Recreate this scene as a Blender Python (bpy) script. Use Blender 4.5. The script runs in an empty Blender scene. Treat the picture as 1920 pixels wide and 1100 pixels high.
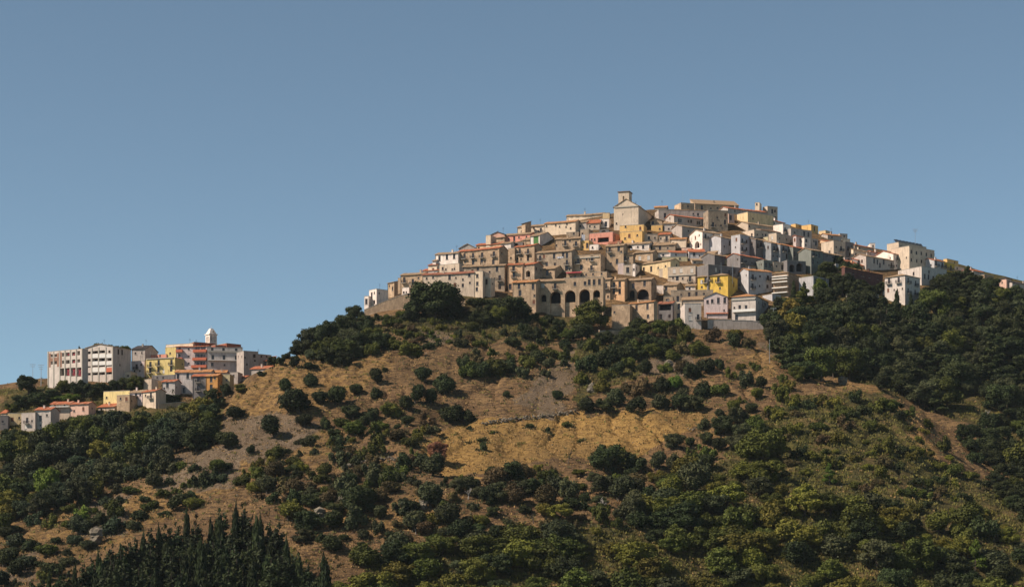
import bpy, bmesh, math, random
import numpy as np
from mathutils import Vector, Matrix
random.seed(7)
C = bpy.context.scene.collection
SC = bpy.context.scene
F = 3800.0; HOR = 1150.0                      # focal length and horizon line of the photograph, in its own pixels
# ---------------------------------------------------------------- camera, sky, sun, exposure
cam_d = bpy.data.cameras.new("camera"); cam = bpy.data.objects.new("camera", cam_d); C.objects.link(cam)
cam_d.sensor_width = 36; cam_d.lens = F/1920*36; cam_d.shift_y = (HOR-550)/1920
cam_d.clip_start = 1; cam_d.clip_end = 20000
cam.location = (0, 0, 0); cam.rotation_euler = (math.radians(90), 0, 0)
SC.camera = cam
SUN_EL, SUN_AZ = math.radians(44), math.radians(-109)     # azimuth measured clockwise from +Y (the view direction)
W = bpy.data.worlds.new("World"); SC.world = W; W.use_nodes = True
nt = W.node_tree; nt.nodes.clear()
sky = nt.nodes.new('ShaderNodeTexSky'); sky.sky_type = 'NISHITA'; sky.sun_disc = False
sky.sun_elevation = SUN_EL; sky.sun_rotation = SUN_AZ
sky.altitude = 3800; sky.air_density = 1.0; sky.dust_density = 0.35; sky.ozone_density = 3.0
hs = nt.nodes.new('ShaderNodeHueSaturation'); hs.inputs['Saturation'].default_value = 0.83; hs.inputs['Value'].default_value = 1.0
bg = nt.nodes.new('ShaderNodeBackground'); bg.inputs[1].default_value = 0.072
wo = nt.nodes.new('ShaderNodeOutputWorld')
tn = nt.nodes.new('ShaderNodeMix'); tn.data_type = 'RGBA'; tn.blend_type = 'MULTIPLY'; tn.inputs[0].default_value = 1; tn.inputs[7].default_value = (.96, 1.09, .985, 1)
nt.links.new(sky.outputs[0], hs.inputs['Color']); nt.links.new(hs.outputs[0], tn.inputs[6]); nt.links.new(tn.outputs[2], bg.inputs[0]); nt.links.new(bg.outputs[0], wo.inputs[0])
sd = bpy.data.lights.new("sun", 'SUN'); sd.energy = 5.0; sd.angle = math.radians(0.5); sd.color = (1.0, 0.85, 0.70)
sun = bpy.data.objects.new("sun", sd); C.objects.link(sun)
SDIR = Vector((math.sin(SUN_AZ)*math.cos(SUN_EL), math.cos(SUN_AZ)*math.cos(SUN_EL), math.sin(SUN_EL)))
sun.rotation_euler = SDIR.to_track_quat('Z', 'Y').to_euler(); sun.location = (0, 0, 400)
SC.view_settings.view_transform = 'Standard'; SC.view_settings.look = 'None'
SC.view_settings.exposure = 0.56; SC.view_settings.gamma = 1
SC.cycles.max_bounces = 4; SC.cycles.diffuse_bounces = 2; SC.cycles.transparent_max_bounces = 4
# ---------------------------------------------------------------- the ground: cross-sections of the hills, (distance, image row) per column
YK = [230, 330, 430, 500, 560, 600, 650, 700, 740, 770, 800, 860, 930, 1100]
COLS = {
 -400:[1190,1120,1040,990,950,930,900,870,840,815,800,820,850,950],
 -150:[1190,1090,1000,940,890,862,838,805,775,742,735,765,810,920],
 0:   [1190,1080,985,925,880,850,825,802,760,724,725,760,800,900],
 100: [1190,1060,965,905,860,835,815,790,735,712,712,750,800,900],
 200: [1190,1045,945,885,835,812,798,772,735,710,700,740,800,900],
 300: [1190,1030,920,850,812,800,785,758,728,702,690,730,790,900],
 350: [1190,1020,905,840,797,790,778,757,733,702,690,730,790,900],
 400: [1190,1005,890,825,775,763,763,752,735,706,692,730,790,900],
 450: [1190,995,880,812,752,720,723,735,728,706,692,725,790,900],
 500: [1190,985,872,800,735,693,690,702,708,702,694,722,790,900],
 545: [1190,975,865,790,720,682,668,688,705,706,704,735,800,900],
 600: [1190,965,858,785,715,678,655,650,668,690,712,760,820,900],
 680: [1190,955,852,785,715,675,637,606,590,598,620,690,780,900],
 720: [1190,950,850,785,713,672,632,600,573,565,575,650,760,900],
 780: [1190,946,851,788,712,670,630,598,568,545,540,600,720,900],
 850: [1190,942,858,795,712,672,632,600,562,528,498,520,640,850],
 950: [1190,940,865,795,715,675,637,603,566,526,488,462,520,800],
 1050:[1190,945,868,795,718,682,645,614,588,532,485,425,440,720],
 1150:[1190,955,870,790,715,678,645,618,585,533,480,405,415,700],
 1250:[1190,965,870,785,712,677,648,622,592,535,480,399,406,700],
 1350:[1190,972,868,782,705,673,646,624,594,535,480,400,408,700],
 1450:[1190,972,862,775,708,676,655,630,592,538,486,418,428,700],
 1550:[1190,970,860,770,722,712,680,640,590,545,500,446,456,700],
 1640:[1190,975,870,785,735,723,700,655,600,555,516,468,480,700],
 1720:[1190,985,888,810,763,764,735,680,610,565,530,482,492,700],
 1765:[1190,995,910,845,812,798,750,690,618,570,535,490,500,700],
 1840:[1190,1010,930,885,850,810,755,700,632,582,552,512,520,720],
 1920:[1190,1030,955,915,865,820,765,705,642,592,564,528,540,740],
 2070:[1190,1050,985,940,890,840,785,725,665,620,590,560,580,750],
 2350:[1190,1080,1020,980,940,900,850,800,750,710,690,670,690,820]}
def remapY(y): return np.where(y < 740, 480+(y-230)*(740-480)/(740-230), y)
def pchip(xk, yk, x):
    xk = np.asarray(xk, float); yk = np.asarray(yk, float)
    h = np.diff(xk); d = np.diff(yk)/h; m = np.zeros_like(yk)
    for i in range(1, len(xk)-1):
        if d[i-1]*d[i] > 0:
            w1 = 2*h[i]+h[i-1]; w2 = h[i]+2*h[i-1]; m[i] = (w1+w2)/(w1/d[i-1]+w2/d[i])
    m[0] = d[0]; m[-1] = d[-1]
    i = np.clip(np.searchsorted(xk, x)-1, 0, len(h)-1); t = (x-xk[i])/h[i]; hh = h[i]
    return (2*t**3-3*t**2+1)*yk[i]+(t**3-2*t**2+t)*hh*m[i]+(-2*t**3+3*t**2)*yk[i+1]+(t**3-t**2)*hh*m[i+1]
YG = np.concatenate([np.arange(2, 460, 12), np.arange(460, 900, 1.15), np.arange(900, 1200, 8), np.array([1250,1350,1500,1800,2200])])
UPX = np.concatenate([np.arange(-2170, -420, 250), np.arange(-420, -60, 20), np.arange(-60, 1980, 3.0), np.arange(1980, 2360, 20), np.arange(2400, 4100, 250)])
ykr = remapY(np.array(YK, float))
ykx = np.concatenate([[0, 150, 300, 400], ykr, [1500, 1800, 2300]])
cpx = sorted(COLS); tab = []
for p in cpx:
    z = (HOR-np.array(COLS[p], float))/F*ykr
    zz = np.concatenate([[-6, -14, -18, -14], z, [z[-1]*0.5, 20, 0]])
    tab.append(pchip(ykx, zz, YG))
tab = np.array(tab)
H = np.zeros((len(UPX), len(YG)))
for j in range(len(YG)): H[:, j] = pchip(cpx, tab[:, j], np.clip(UPX, cpx[0], cpx[-1]))
rng = np.random.RandomState(3)
NG = rng.rand(256, 256)
def vnoise(x, y):
    xi = np.floor(x).astype(int); yi = np.floor(y).astype(int); fx = x-xi; fy = y-yi
    fx = fx*fx*(3-2*fx); fy = fy*fy*(3-2*fy)
    g = lambda a, b: NG[a % 256, b % 256]
    return (g(xi,yi)*(1-fx)*(1-fy)+g(xi+1,yi)*fx*(1-fy)+g(xi,yi+1)*(1-fx)*fy+g(xi+1,yi+1)*fx*fy)*2-1
UU = ((UPX-960)/F)[:, None]; XX = UU*YG[None, :]; YY = np.repeat(YG[None, :], len(UPX), 0)
amp = np.interp(YG, [0, 470, 500, 700, 735, 1000], [.3, 1, 1, .8, .35, .3])[None, :]
H = H + amp*(1.3*vnoise(XX/19, YY/19)+.7*vnoise(XX/8+40, YY/8)+.35*vnoise(XX/3.1, YY/3.1+9)+.22*vnoise(XX/1.3, YY/1.3))
rill = np.interp(YG, [0, 520, 580, 700, 725, 1000], [0, 0, 1, 1, 0, 0])[None, :]
H = H - rill*1.5*(1-np.abs(vnoise(XX/8+1.3*vnoise(XX/20, YY/20), YY/60)))**4 - rill*.5*(1-np.abs(vnoise(XX/3.2+30, YY/30)))**3
def ground(x, y):
    px = x/y*F+960
    a = np.clip(np.searchsorted(UPX, px)-1, 0, len(UPX)-2); b = np.clip(np.searchsorted(YG, y)-1, 0, len(YG)-2)
    s = (px-UPX[a])/(UPX[a+1]-UPX[a]); t = (y-YG[b])/(YG[b+1]-YG[b])
    return float((H[a,b]*(1-s)+H[a+1,b]*s)*(1-t)+(H[a,b+1]*(1-s)+H[a+1,b+1]*s)*t)
VM = H/YG[None, :]
def hit(px, py, ymin=470.0, ymax=1000.0):
    """where the line of sight through a photo pixel meets the ground; None if it passes over it"""
    a = int(np.clip(np.searchsorted(UPX, px)-1, 0, len(UPX)-2)); s = (px-UPX[a])/(UPX[a+1]-UPX[a])
    v = VM[a]*(1-s)+VM[a+1]*s; t = (HOR-py)/F
    k = np.nonzero((YG >= ymin) & (YG <= ymax) & (v >= t))[0]
    if len(k) == 0: return None
    k = k[0]
    if k > 0 and v[k] > v[k-1]: y = YG[k-1]+(t-v[k-1])/(v[k]-v[k-1])*(YG[k]-YG[k-1]); y = max(y, YG[k-1])
    else: y = YG[k]
    y = float(y); x = (px-960)/F*y
    return Vector((x, y, ground(x, y)))
def inpoly(px, py, poly):
    n = len(poly); r = np.zeros(np.shape(px), bool); j = n-1
    for i in range(n):
        xi, yi = poly[i]; xj, yj = poly[j]
        c = ((yi > py) != (yj > py)) & (px < (xj-xi)*(py-yi)/((yj-yi) or 1e-9)+xi)
        r ^= c; j = i
    return r
# ---------------------------------------------------------------- node helpers and materials
def newmat(name):
    m = bpy.data.materials.new(name); m.use_nodes = True; n = m.node_tree.nodes; n.clear()
    o = n.new('ShaderNodeOutputMaterial'); b = n.new('ShaderNodeBsdfPrincipled'); b.inputs['Roughness'].default_value = .85
    b.inputs['Specular IOR Level'].default_value = .2
    m.node_tree.links.new(b.outputs[0], o.inputs[0]); return m, m.node_tree, b
def nd(nt, t, **k):
    n = nt.nodes.new(t)
    for a, v in k.items():
        if a in n.inputs: n.inputs[a].default_value = v
        else: setattr(n, a, v)
    return n
def noise(nt, vec, scale, detail=3, rough=.6):
    n = nd(nt, 'ShaderNodeTexNoise', Scale=scale, Detail=detail, Roughness=rough); nt.links.new(vec, n.inputs['Vector']); return n.outputs['Fac']
def ramp(nt, fac, a, b, c0=(0,0,0,1), c1=(1,1,1,1)):
    n = nt.nodes.new('ShaderNodeValToRGB'); n.color_ramp.elements[0].position = a; n.color_ramp.elements[1].position = b
    n.color_ramp.elements[0].color = c0; n.color_ramp.elements[1].color = c1; nt.links.new(fac, n.inputs[0]); return n.outputs[0]
def mix(nt, f, a, b, mode='MIX'):
    n = nt.nodes.new('ShaderNodeMix'); n.data_type = 'RGBA'; n.blend_type = mode
    for s, v in ((n.inputs[0], f), (n.inputs[6], a), (n.inputs[7], b)):
        if hasattr(v, 'is_output'): nt.links.new(v, s)
        elif isinstance(v, tuple): s.default_value = (*v[:3], 1)
        else: s.default_value = v
    return n.outputs[2]
def bump(nt, b, fac, strength, dist):
    n = nd(nt, 'ShaderNodeBump', Strength=strength, Distance=dist); nt.links.new(fac, n.inputs['Height']); nt.links.new(n.outputs[0], b.inputs['Normal'])
def plain(name, rgb, rough=.8, metal=0):
    m, t, b = newmat(name); b.inputs['Roughness'].default_value = rough; b.inputs['Metallic'].default_value = metal
    tc = t.nodes.new('ShaderNodeTexCoord'); f = noise(t, tc.outputs['Object'], 1.7, 3)
    c = mix(t, ramp(t, f, .35, .7), tuple(x*.82 for x in rgb), rgb); t.links.new(c, b.inputs['Base Color']); return m
# ---------------------------------------------------------------- object helpers
def tag(o, label=None, cat=None, group=None, kind=None):
    for k, v in (('label', label), ('category', cat), ('group', group), ('kind', kind)):
        if v: o[k] = v
    return o
def empty(name, loc, rz=0, label=None, cat=None, group=None):
    o = bpy.data.objects.new(name, None); C.objects.link(o); o.location = loc; o.rotation_euler = (0, 0, rz); o.empty_display_size = .5
    return tag(o, label, cat, group)
def link(name, me, parent=None, mat=None):
    o = bpy.data.objects.new(name, me); C.objects.link(o)
    if parent is not None: o.parent = parent
    if mat and not me.materials: me.materials.append(mat)
    return o
class MB:
    """collects faces, each with a material index, into one mesh"""
    def __init__(s): s.v = []; s.f = []; s.m = []
    def face(s, pts, m=0):
        i = len(s.v); s.v += [tuple(p) for p in pts]; s.f.append(tuple(range(i, i+len(pts)))); s.m.append(m)
    def box(s, x0, x1, y0, y1, z0, z1, m=0):
        p = [(x0,y0,z0),(x1,y0,z0),(x1,y1,z0),(x0,y1,z0),(x0,y0,z1),(x1,y0,z1),(x1,y1,z1),(x0,y1,z1)]
        i = len(s.v); s.v += p
        for q in ((0,3,2,1),(4,5,6,7),(0,1,5,4),(1,2,6,5),(2,3,7,6),(3,0,4,7)): s.f.append(tuple(i+k for k in q)); s.m.append(m)
    def tube(s, a, b, r0, r1, n=6, m=0):
        a = Vector(a); b = Vector(b); d = (b-a).normalized(); t = d.orthogonal().normalized(); w = d.cross(t); i = len(s.v)
        for c, r in ((a, r0), (b, r1)):
            for k in range(n):
                g = 2*math.pi*k/n; s.v.append(tuple(c+t*math.cos(g)*r+w*math.sin(g)*r))
        for k in range(n): s.f.append((i+k, i+(k+1)%n, i+n+(k+1)%n, i+n+k)); s.m.append(m)
        s.f.append(tuple(i+n+k for k in range(n))); s.m.append(m)
    def prism(s, poly, y0, y1, m=0):
        """polygon in x,z extruded along y"""
        n = len(poly)
        s.face([(x, y0, z) for x, z in poly], m); s.face([(x, y1, z) for x, z in reversed(poly)], m)
        for k in range(n):
            (xa, za), (xb, zb) = poly[k], poly[(k+1) % n]
            s.face([(xa,y0,za),(xa,y1,za),(xb,y1,zb),(xb,y0,zb)], m)
    def mesh(s, name, mats, smooth=False):
        me = bpy.data.meshes.new(name); me.from_pydata(s.v, [], s.f)
        for mt in mats: me.materials.append(mt)
        me.polygons.foreach_set('material_index', s.m)
        if smooth: me.polygons.foreach_set('use_smooth', [True]*len(s.f))
        me.update(); return me
    def build(s, name, mats, parent=None, smooth=False):
        return link(name, s.mesh(name, mats if isinstance(mats, (list, tuple)) else [mats], smooth), parent)
# ---------------------------------------------------------------- the hill
# where each kind of ground cover grows (outlines read off the photograph, laid on the ground)
DRY = [[(785,822),(900,788),(1200,772),(1330,775),(1300,805),(1190,860),(1010,868),(850,892),(785,860)],[(545,668),(620,655),(700,640),(760,690),(640,760),(520,800),(420,830),(330,800),(400,762),(460,715)],
       [(180,960),(330,880),(480,830),(640,800),(700,830),(560,880),(420,930),(230,1010),(100,1060)],[(0,860),(60,860),(60,960),(0,1000)],[(0,1000),(150,940),(230,960),(60,1060),(0,1080)],
       [(640,930),(830,920),(860,990),(700,1010),(620,980)],[(1420,640),(1480,690),(1430,720),(1370,690)],[(1540,715),(1640,722),(1700,760),(1780,860),(1740,860),(1640,760),(1540,735)],[(1190,770),(1330,760),(1450,790),(1500,860),(1420,845),(1300,805)]]
SCR = [[(300,865),(420,830),(460,850),(430,920),(300,940),(280,890)],[(380,780),(560,770),(620,800),(520,870),(420,860)],[(960,760),(1080,640),(1120,640),(1080,700),(1040,790)],
       [(1170,660),(1300,640),(1310,700),(1190,700)],[(1450,620),(1500,660),(1460,690),(1420,640)],[(160,940),(240,930),(230,1000),(150,1010)],[(20,1040),(70,1020),(60,1090),(10,1090)],[(700,590),(900,580),(1000,620),(800,650)]]
GRN = [[(1450,500),(1700,560),(1800,480),(1960,520),(1980,1120),(1850,820),(1700,750),(1560,700),(1450,680)],[(0,790),(380,750),(430,800),(260,880),(0,960)],[(1380,830),(1500,740),(1640,735),(1760,860),(1960,960),(1960,1190),(1050,1190),(1200,960)],
       [(60,1190),(340,1010),(560,1020),(640,1190)],[(0,730),(220,730),(420,760),(400,790),(100,800),(0,790)],[(1080,640),(1200,640),(1200,700),(1080,760)],[(620,1190),(700,1040),(1000,980),(1200,1000),(1100,1190)],[(560,650),(700,595),(720,620),(640,660)],[(720,596),(800,580),(870,556),(940,556),(1010,592),(1110,600),(1110,625),(1000,640),(860,625),(740,625)]]
PXG = np.repeat(UPX[:, None], len(YG), 1); PYG = HOR-VM*F
def soft(polys, k=11.0):
    r = np.zeros(H.shape)
    jx = vnoise(XX/9, YY/9)*14+vnoise(XX/3, YY/3)*6; jy = vnoise(XX/9+77, YY/9)*10+vnoise(XX/3+5, YY/3)*5
    for dx, dy in ((0,0),(6,0),(-6,0),(0,5),(0,-5)):
        q = np.zeros(H.shape, bool)
        for p in polys: q |= inpoly(PXG+jx+dx, PYG+jy+dy, p)
        r += q/5.0
    r[:, (YG < 462)] *= .3
    return r
cov = np.stack([np.maximum(1.35*soft(DRY[:1]), .46*soft(DRY[1:])), soft(GRN), .8*soft(SCR)], -1)
nu, ny = H.shape
verts = np.stack([XX, YY, H], -1).reshape(-1, 3)
idx = np.arange(nu*ny).reshape(nu, ny)
quads = np.stack([idx[:-1,:-1], idx[1:,:-1], idx[1:,1:], idx[:-1,1:]], -1).reshape(-1, 4)
me = bpy.data.meshes.new("hill"); me.vertices.add(len(verts)); me.vertices.foreach_set('co', verts.ravel())
me.loops.add(quads.size); me.loops.foreach_set('vertex_index', quads.ravel().astype(np.int32))
me.polygons.add(len(quads)); me.polygons.foreach_set('loop_start', np.arange(0, quads.size, 4, dtype=np.int32))
me.polygons.foreach_set('loop_total', np.full(len(quads), 4, np.int32)); me.polygons.foreach_set('use_smooth', np.ones(len(quads), bool))
me.update(calc_edges=True)
ca = me.color_attributes.new("cover", 'FLOAT_COLOR', 'POINT')
ca.data.foreach_set('color', np.concatenate([cov.reshape(-1, 3), np.ones((nu*ny, 1))], 1).astype(np.float32).ravel())
gm, t, b = newmat("hillside_ground")
at = nd(t, 'ShaderNodeVertexColor', layer_name="cover"); sep = t.nodes.new('ShaderNodeSeparateColor'); t.links.new(at.outputs[0], sep.inputs[0])
tc = t.nodes.new('ShaderNodeTexCoord'); P = tc.outputs['Object']
mp = nd(t, 'ShaderNodeMapping'); mp.inputs['Scale'].default_value = (.35, .35, 2.2); t.links.new(P, mp.inputs[0])   # thin terraces trodden along the contours
n1 = noise(t, P, .09, 6, .65); n2 = noise(t, P, .6, 5, .7); n3 = noise(t, mp.outputs[0], .9, 5, .7); n4 = noise(t, P, 2.6, 3, .7); n5 = noise(t, P, .03, 4, .6)
soil = mix(t, ramp(t, n1, .38, .62), (.182, .108, .056), (.295, .188, .090))
soil = mix(t, ramp(t, n3, .48, .57), soil, (.085, .055, .034))
soil = mix(t, ramp(t, n4, .55, .72), soil, (.30, .20, .11))
dry = mix(t, ramp(t, n2, .35, .65), (.28, .165, .055), (.47, .295, .10))
dry = mix(t, ramp(t, n3, .52, .62), dry, (.17, .10, .04))
scr = mix(t, ramp(t, n4, .42, .6), (.12, .085, .058), (.31, .235, .16))
grn = mix(t, ramp(t, n2, .4, .62), (.035, .042, .016), (.12, .105, .035))
grn = mix(t, ramp(t, n1, .5, .66), grn, (.20, .14, .06))
def wgt(ch, n, lo=.35, hi=.65):
    a = nd(t, 'ShaderNodeMath', operation='ADD'); t.links.new(sep.outputs[ch], a.inputs[0])
    s = nd(t, 'ShaderNodeMath', operation='MULTIPLY_ADD'); t.links.new(n, s.inputs[0]); s.inputs[1].default_value = .9; s.inputs[2].default_value = -.45
    t.links.new(s.outputs[0], a.inputs[1]); return ramp(t, a.outputs[0], lo, hi)
col = mix(t, wgt(0, n2), soil, dry); col = mix(t, wgt(2, n2), col, scr); col = mix(t, wgt(1, n2), col, grn)
col = mix(t, ramp(t, n5, .35, .62), mix(t, .5, col, (.09, .062, .035)), col)
t.links.new(col, b.inputs['Base Color']); b.inputs['Roughness'].default_value = .95; b.inputs['Specular IOR Level'].default_value = .05
ad = nd(t, 'ShaderNodeMath', operation='ADD'); t.links.new(n2, ad.inputs[0]); t.links.new(n4, ad.inputs[1])
ad2 = nd(t, 'ShaderNodeMath', operation='ADD'); t.links.new(ad.outputs[0], ad2.inputs[0]); t.links.new(n3, ad2.inputs[1])
bump(t, b, ad2.outputs[0], 1.0, 1.0)
me.materials.append(gm)
tag(link("ground", me), kind='structure', label='dry grassy and stony hillside with terraces and scrub')
# ---------------------------------------------------------------- building materials
def wallmat(name, rgb, kind='plaster'):
    m, t, b = newmat(name); tc = t.nodes.new('ShaderNodeTexCoord'); g = t.nodes.new('ShaderNodeNewGeometry'); oi = t.nodes.new('ShaderNodeObjectInfo')
    P = g.outputs['Position']; mp = nd(t, 'ShaderNodeMapping'); mp.inputs['Scale'].default_value = (1, 1, .28); t.links.new(P, mp.inputs[0])
    big = noise(t, P, .35, 4, .6); streak = noise(t, mp.outputs[0], 1.1, 4, .7); fine = noise(t, P, 3.2, 3, .7)
    c = rgb; dk = tuple(x*(.55 if kind == 'stone' else .62) for x in rgb); lt = tuple(min(.85, x*1.25) for x in rgb)
    col = mix(t, ramp(t, streak, .45, .68), c, dk); col = mix(t, ramp(t, big, .5, .62), col, lt if kind == 'stone' else tuple(x*.86 for x in rgb))
    if kind == 'stone':
        bt = nd(t, 'ShaderNodeTexVoronoi', Scale=1.6); t.links.new(P, bt.inputs['Vector'])
        col = mix(t, mix(t, .65, (0,0,0), ramp(t, bt.outputs['Color'], .1, .9)), col, tuple(x*.62 for x in rgb))
        col = mix(t, ramp(t, fine, .58, .7), col, tuple(x*.42 for x in rgb))
    else:
        col = mix(t, ramp(t, fine, .62, .8), col, tuple(x*.7 for x in rgb))
    hv = nd(t, 'ShaderNodeHueSaturation'); mr = nd(t, 'ShaderNodeMapRange'); mr.inputs[3].default_value = .88; mr.inputs[4].default_value = 1.1
    t.links.new(oi.outputs['Random'], mr.inputs[0]); t.links.new(mr.outputs[0], hv.inputs['Value']); t.links.new(col, hv.inputs['Color'])
    t.links.new(hv.outputs[0], b.inputs['Base Color']); b.inputs['Roughness'].default_value = .92; bump(t, b, fine, .5 if kind == 'stone' else .2, .08); return m
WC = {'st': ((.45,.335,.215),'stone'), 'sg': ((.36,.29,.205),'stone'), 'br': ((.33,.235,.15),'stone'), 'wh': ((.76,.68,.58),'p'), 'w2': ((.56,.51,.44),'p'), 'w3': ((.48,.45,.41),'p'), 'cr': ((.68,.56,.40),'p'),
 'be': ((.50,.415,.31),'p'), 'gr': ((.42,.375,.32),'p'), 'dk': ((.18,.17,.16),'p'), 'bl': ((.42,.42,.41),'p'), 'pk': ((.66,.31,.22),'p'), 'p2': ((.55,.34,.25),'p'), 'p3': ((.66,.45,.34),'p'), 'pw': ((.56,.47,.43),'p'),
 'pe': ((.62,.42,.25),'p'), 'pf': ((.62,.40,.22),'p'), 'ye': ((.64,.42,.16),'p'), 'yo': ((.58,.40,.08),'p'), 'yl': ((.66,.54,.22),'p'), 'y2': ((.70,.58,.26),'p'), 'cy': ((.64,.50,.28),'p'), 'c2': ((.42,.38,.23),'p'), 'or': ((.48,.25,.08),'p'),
 'te': ((.165,.18,.155),'p'), 'b3': ((.25,.265,.265),'p'), 'rd': ((.11,.055,.045),'p'), 'rb': ((.30,.10,.06),'p'), 'cn': ((.55,.46,.34),'p')}  # bl, dk, te, b3 lowered for right-hand houses: their shade is put into the colour
MATS = {k: wallmat('wall_'+k, (v[0][0]*1.02, v[0][1]*.985, v[0][2]*1.02), 'stone' if v[1] == 'stone' else 'plaster') for k, v in WC.items()}
def roofmat(name, rgb):
    m, t, b = newmat(name); tc = t.nodes.new('ShaderNodeTexCoord'); P = tc.outputs['Object']
    wv = nd(t, 'ShaderNodeTexWave', Scale=1.25, Distortion=.6); wv.bands_direction = 'X'; t.links.new(P, wv.inputs['Vector'])
    n1 = noise(t, P, 2.1, 4, .75); n2 = noise(t, P, .5, 3, .6)
    col = mix(t, ramp(t, n1, .38, .66), tuple(x*.62 for x in rgb), rgb); col = mix(t, ramp(t, n2, .55, .75), col, (rgb[0]*.75+.02, rgb[0]*.62, rgb[0]*.45))
    col = mix(t, mix(t, .45, (0,0,0), wv.outputs['Color']), col, tuple(x*.5 for x in rgb))
    t.links.new(col, b.inputs['Base Color']); bump(t, b, wv.outputs['Fac'], .8, .12); return m
RC = {'red': (.50,.165,.08), 'tan': (.40,.275,.17), 'org': (.55,.26,.11), 'brn': (.24,.15,.10), 'drk': (.07,.06,.06), 'mar': (.36,.14,.085)}
RM = {k: roofmat('tiles_'+k, v) for k, v in RC.items()}
M_conc = plain('concrete', (.40,.37,.32)); M_white = plain('white_paint', (.72,.70,.66)); M_iron = plain('dark_iron', (.035,.035,.04), .5, .6); M_wood = plain('brown_shutter', (.16,.07,.045))
M_green = plain('green_shutter', (.07,.17,.05)); M_redp = plain('red_parapet', (.55,.16,.09)); M_pale = plain('pale_shutter', (.55,.52,.48)); M_dark = plain('recess_shade_and_tyre', (.018,.018,.022)); M_steel = plain('galvanised_steel', (.45,.46,.47), .4, .8)  # M_dark: near-black recess backs, depth shade put into the colour; also tyres
M_blueg = plain('blue_green_shutter', (.08,.14,.17)); M_cloth = plain('hanging_cloth', (.55,.56,.62)); M_tar = plain('roof_felt', (.20,.19,.18)); M_stripe = plain('red_tarp', (.33,.05,.06))
gl, t_, b_ = newmat('window_glass'); b_.inputs['Base Color'].default_value = (.025,.03,.035,1); b_.inputs['Roughness'].default_value = .15; b_.inputs['Specular IOR Level'].default_value = .5; M_glass = gl
# ---------------------------------------------------------------- walls with real openings
def profile(L, top, holes, brk, zb):
    """strips of a wall in its own plane: holes = (x0, x1, z0, z1, arched); returns quads ((xa,za),(xb,zb)...)"""
    xs = {0.0, L}
    for b in brk: xs.add(b)
    for x0, x1, z0, z1, a in holes:
        xs.update((x0, x1))
        if a == 1:
            for k in range(1, 12): xs.add((x0+x1)/2-math.cos(math.pi*k/12)*(x1-x0)/2)
    xs = sorted(x for x in xs if -1e-6 <= x <= L+1e-6); out = []
    def htop(h, x):
        x0, x1, z0, z1, a = h
        if a != 1: return z1
        r = (x1-x0)/2; d = min(1, abs(x-(x0+x1)/2)/r); ry = min(r, z1-z0-.1); return z1-ry+ry*math.sqrt(max(0, 1-d*d))
    for xa, xb in zip(xs, xs[1:]):
        if xb-xa < 1e-4: continue
        xm = (xa+xb)/2; hs = sorted([h for h in holes if h[0] < xm < h[1]], key=lambda h: h[2]); la = lb = zb
        for h in hs:
            if h[2] > min(la, lb)+1e-3: out.append(((xa, la), (xb, lb), (xb, h[2]), (xa, h[2])))
            la, lb = htop(h, xa), htop(h, xb)
        ta, tb = top(xa), top(xb)
        if ta > la or tb > lb: out.append(((xa, la), (xb, lb), (xb, max(tb, lb)), (xa, max(ta, la))))
    return out
def reveals(mb, T, holes, dep):
    """jambs, head and sill of every hole; T maps (x, depth, z) to local coordinates"""
    for x0, x1, z0, z1, a in holes:
        D = dep(x0, x1, z0, z1, a)
        if a == 1:
            r = (x1-x0)/2; ry = min(r, z1-z0-.1); pts = [(x0, z0)]+[((x0+x1)/2-math.cos(math.pi*k/12)*r, z1-ry+ry*math.sin(math.pi*k/12)) for k in range(13)]+[(x1, z0)]
        else: pts = [(x0, z0), (x0, z1), (x1, z1), (x1, z0)]
        for (xa, za), (xb, zb) in zip(pts, pts[1:]+pts[:1]): mb.face([T(xa,0,za), T(xb,0,zb), T(xb,D,zb), T(xa,D,za)])
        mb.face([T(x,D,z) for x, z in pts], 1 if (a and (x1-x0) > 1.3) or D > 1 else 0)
WCACHE = {}
def win_mesh(kind, w, h):
    """a window seen in its wall plane, origin at its lower middle, +y into the wall"""
    key = (kind, round(w*5)/5, round(h*5)/5)
    if key in WCACHE: return WCACHE[key]
    w, h = key[1], key[2]; m = MB(); f = .07
    mats = [M_glass, M_wood, M_conc, M_white, M_green, M_pale, M_blueg, M_dark]
    fr = 3 if kind in 'Ww' else 1
    if kind == 'r' or kind == 'G' or kind == 'w':
        mi = {'r': 1, 'G': 4, 'w': 5}[kind]
        m.box(-w/2, -.015, .05, .10, 0, h, mi); m.box(.015, w/2, .05, .10, 0, h, mi)
    else:
        m.face([(-w/2,.16,0),(w/2,.16,0),(w/2,.16,h),(-w/2,.16,h)], 0)
        m.box(-w/2, -w/2+f, .10, .158, 0, h, fr); m.box(w/2-f, w/2, .10, .158, 0, h, fr); m.box(-w/2+f, w/2-f, .10, .158, h-f, h, fr); m.box(-w/2+f, w/2-f, .10, .158, 0, f, fr); m.box(-.025, .025, .11, .156, f, h-f, fr)
    if kind != 'D': m.box(-w/2-.1, w/2+.1, -.12, .05, -.1, -.002, 2)
    WCACHE[key] = m.mesh('door' if kind in 'DBb' else 'window', mats); return WCACHE[key]
BCACHE = {}
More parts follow.
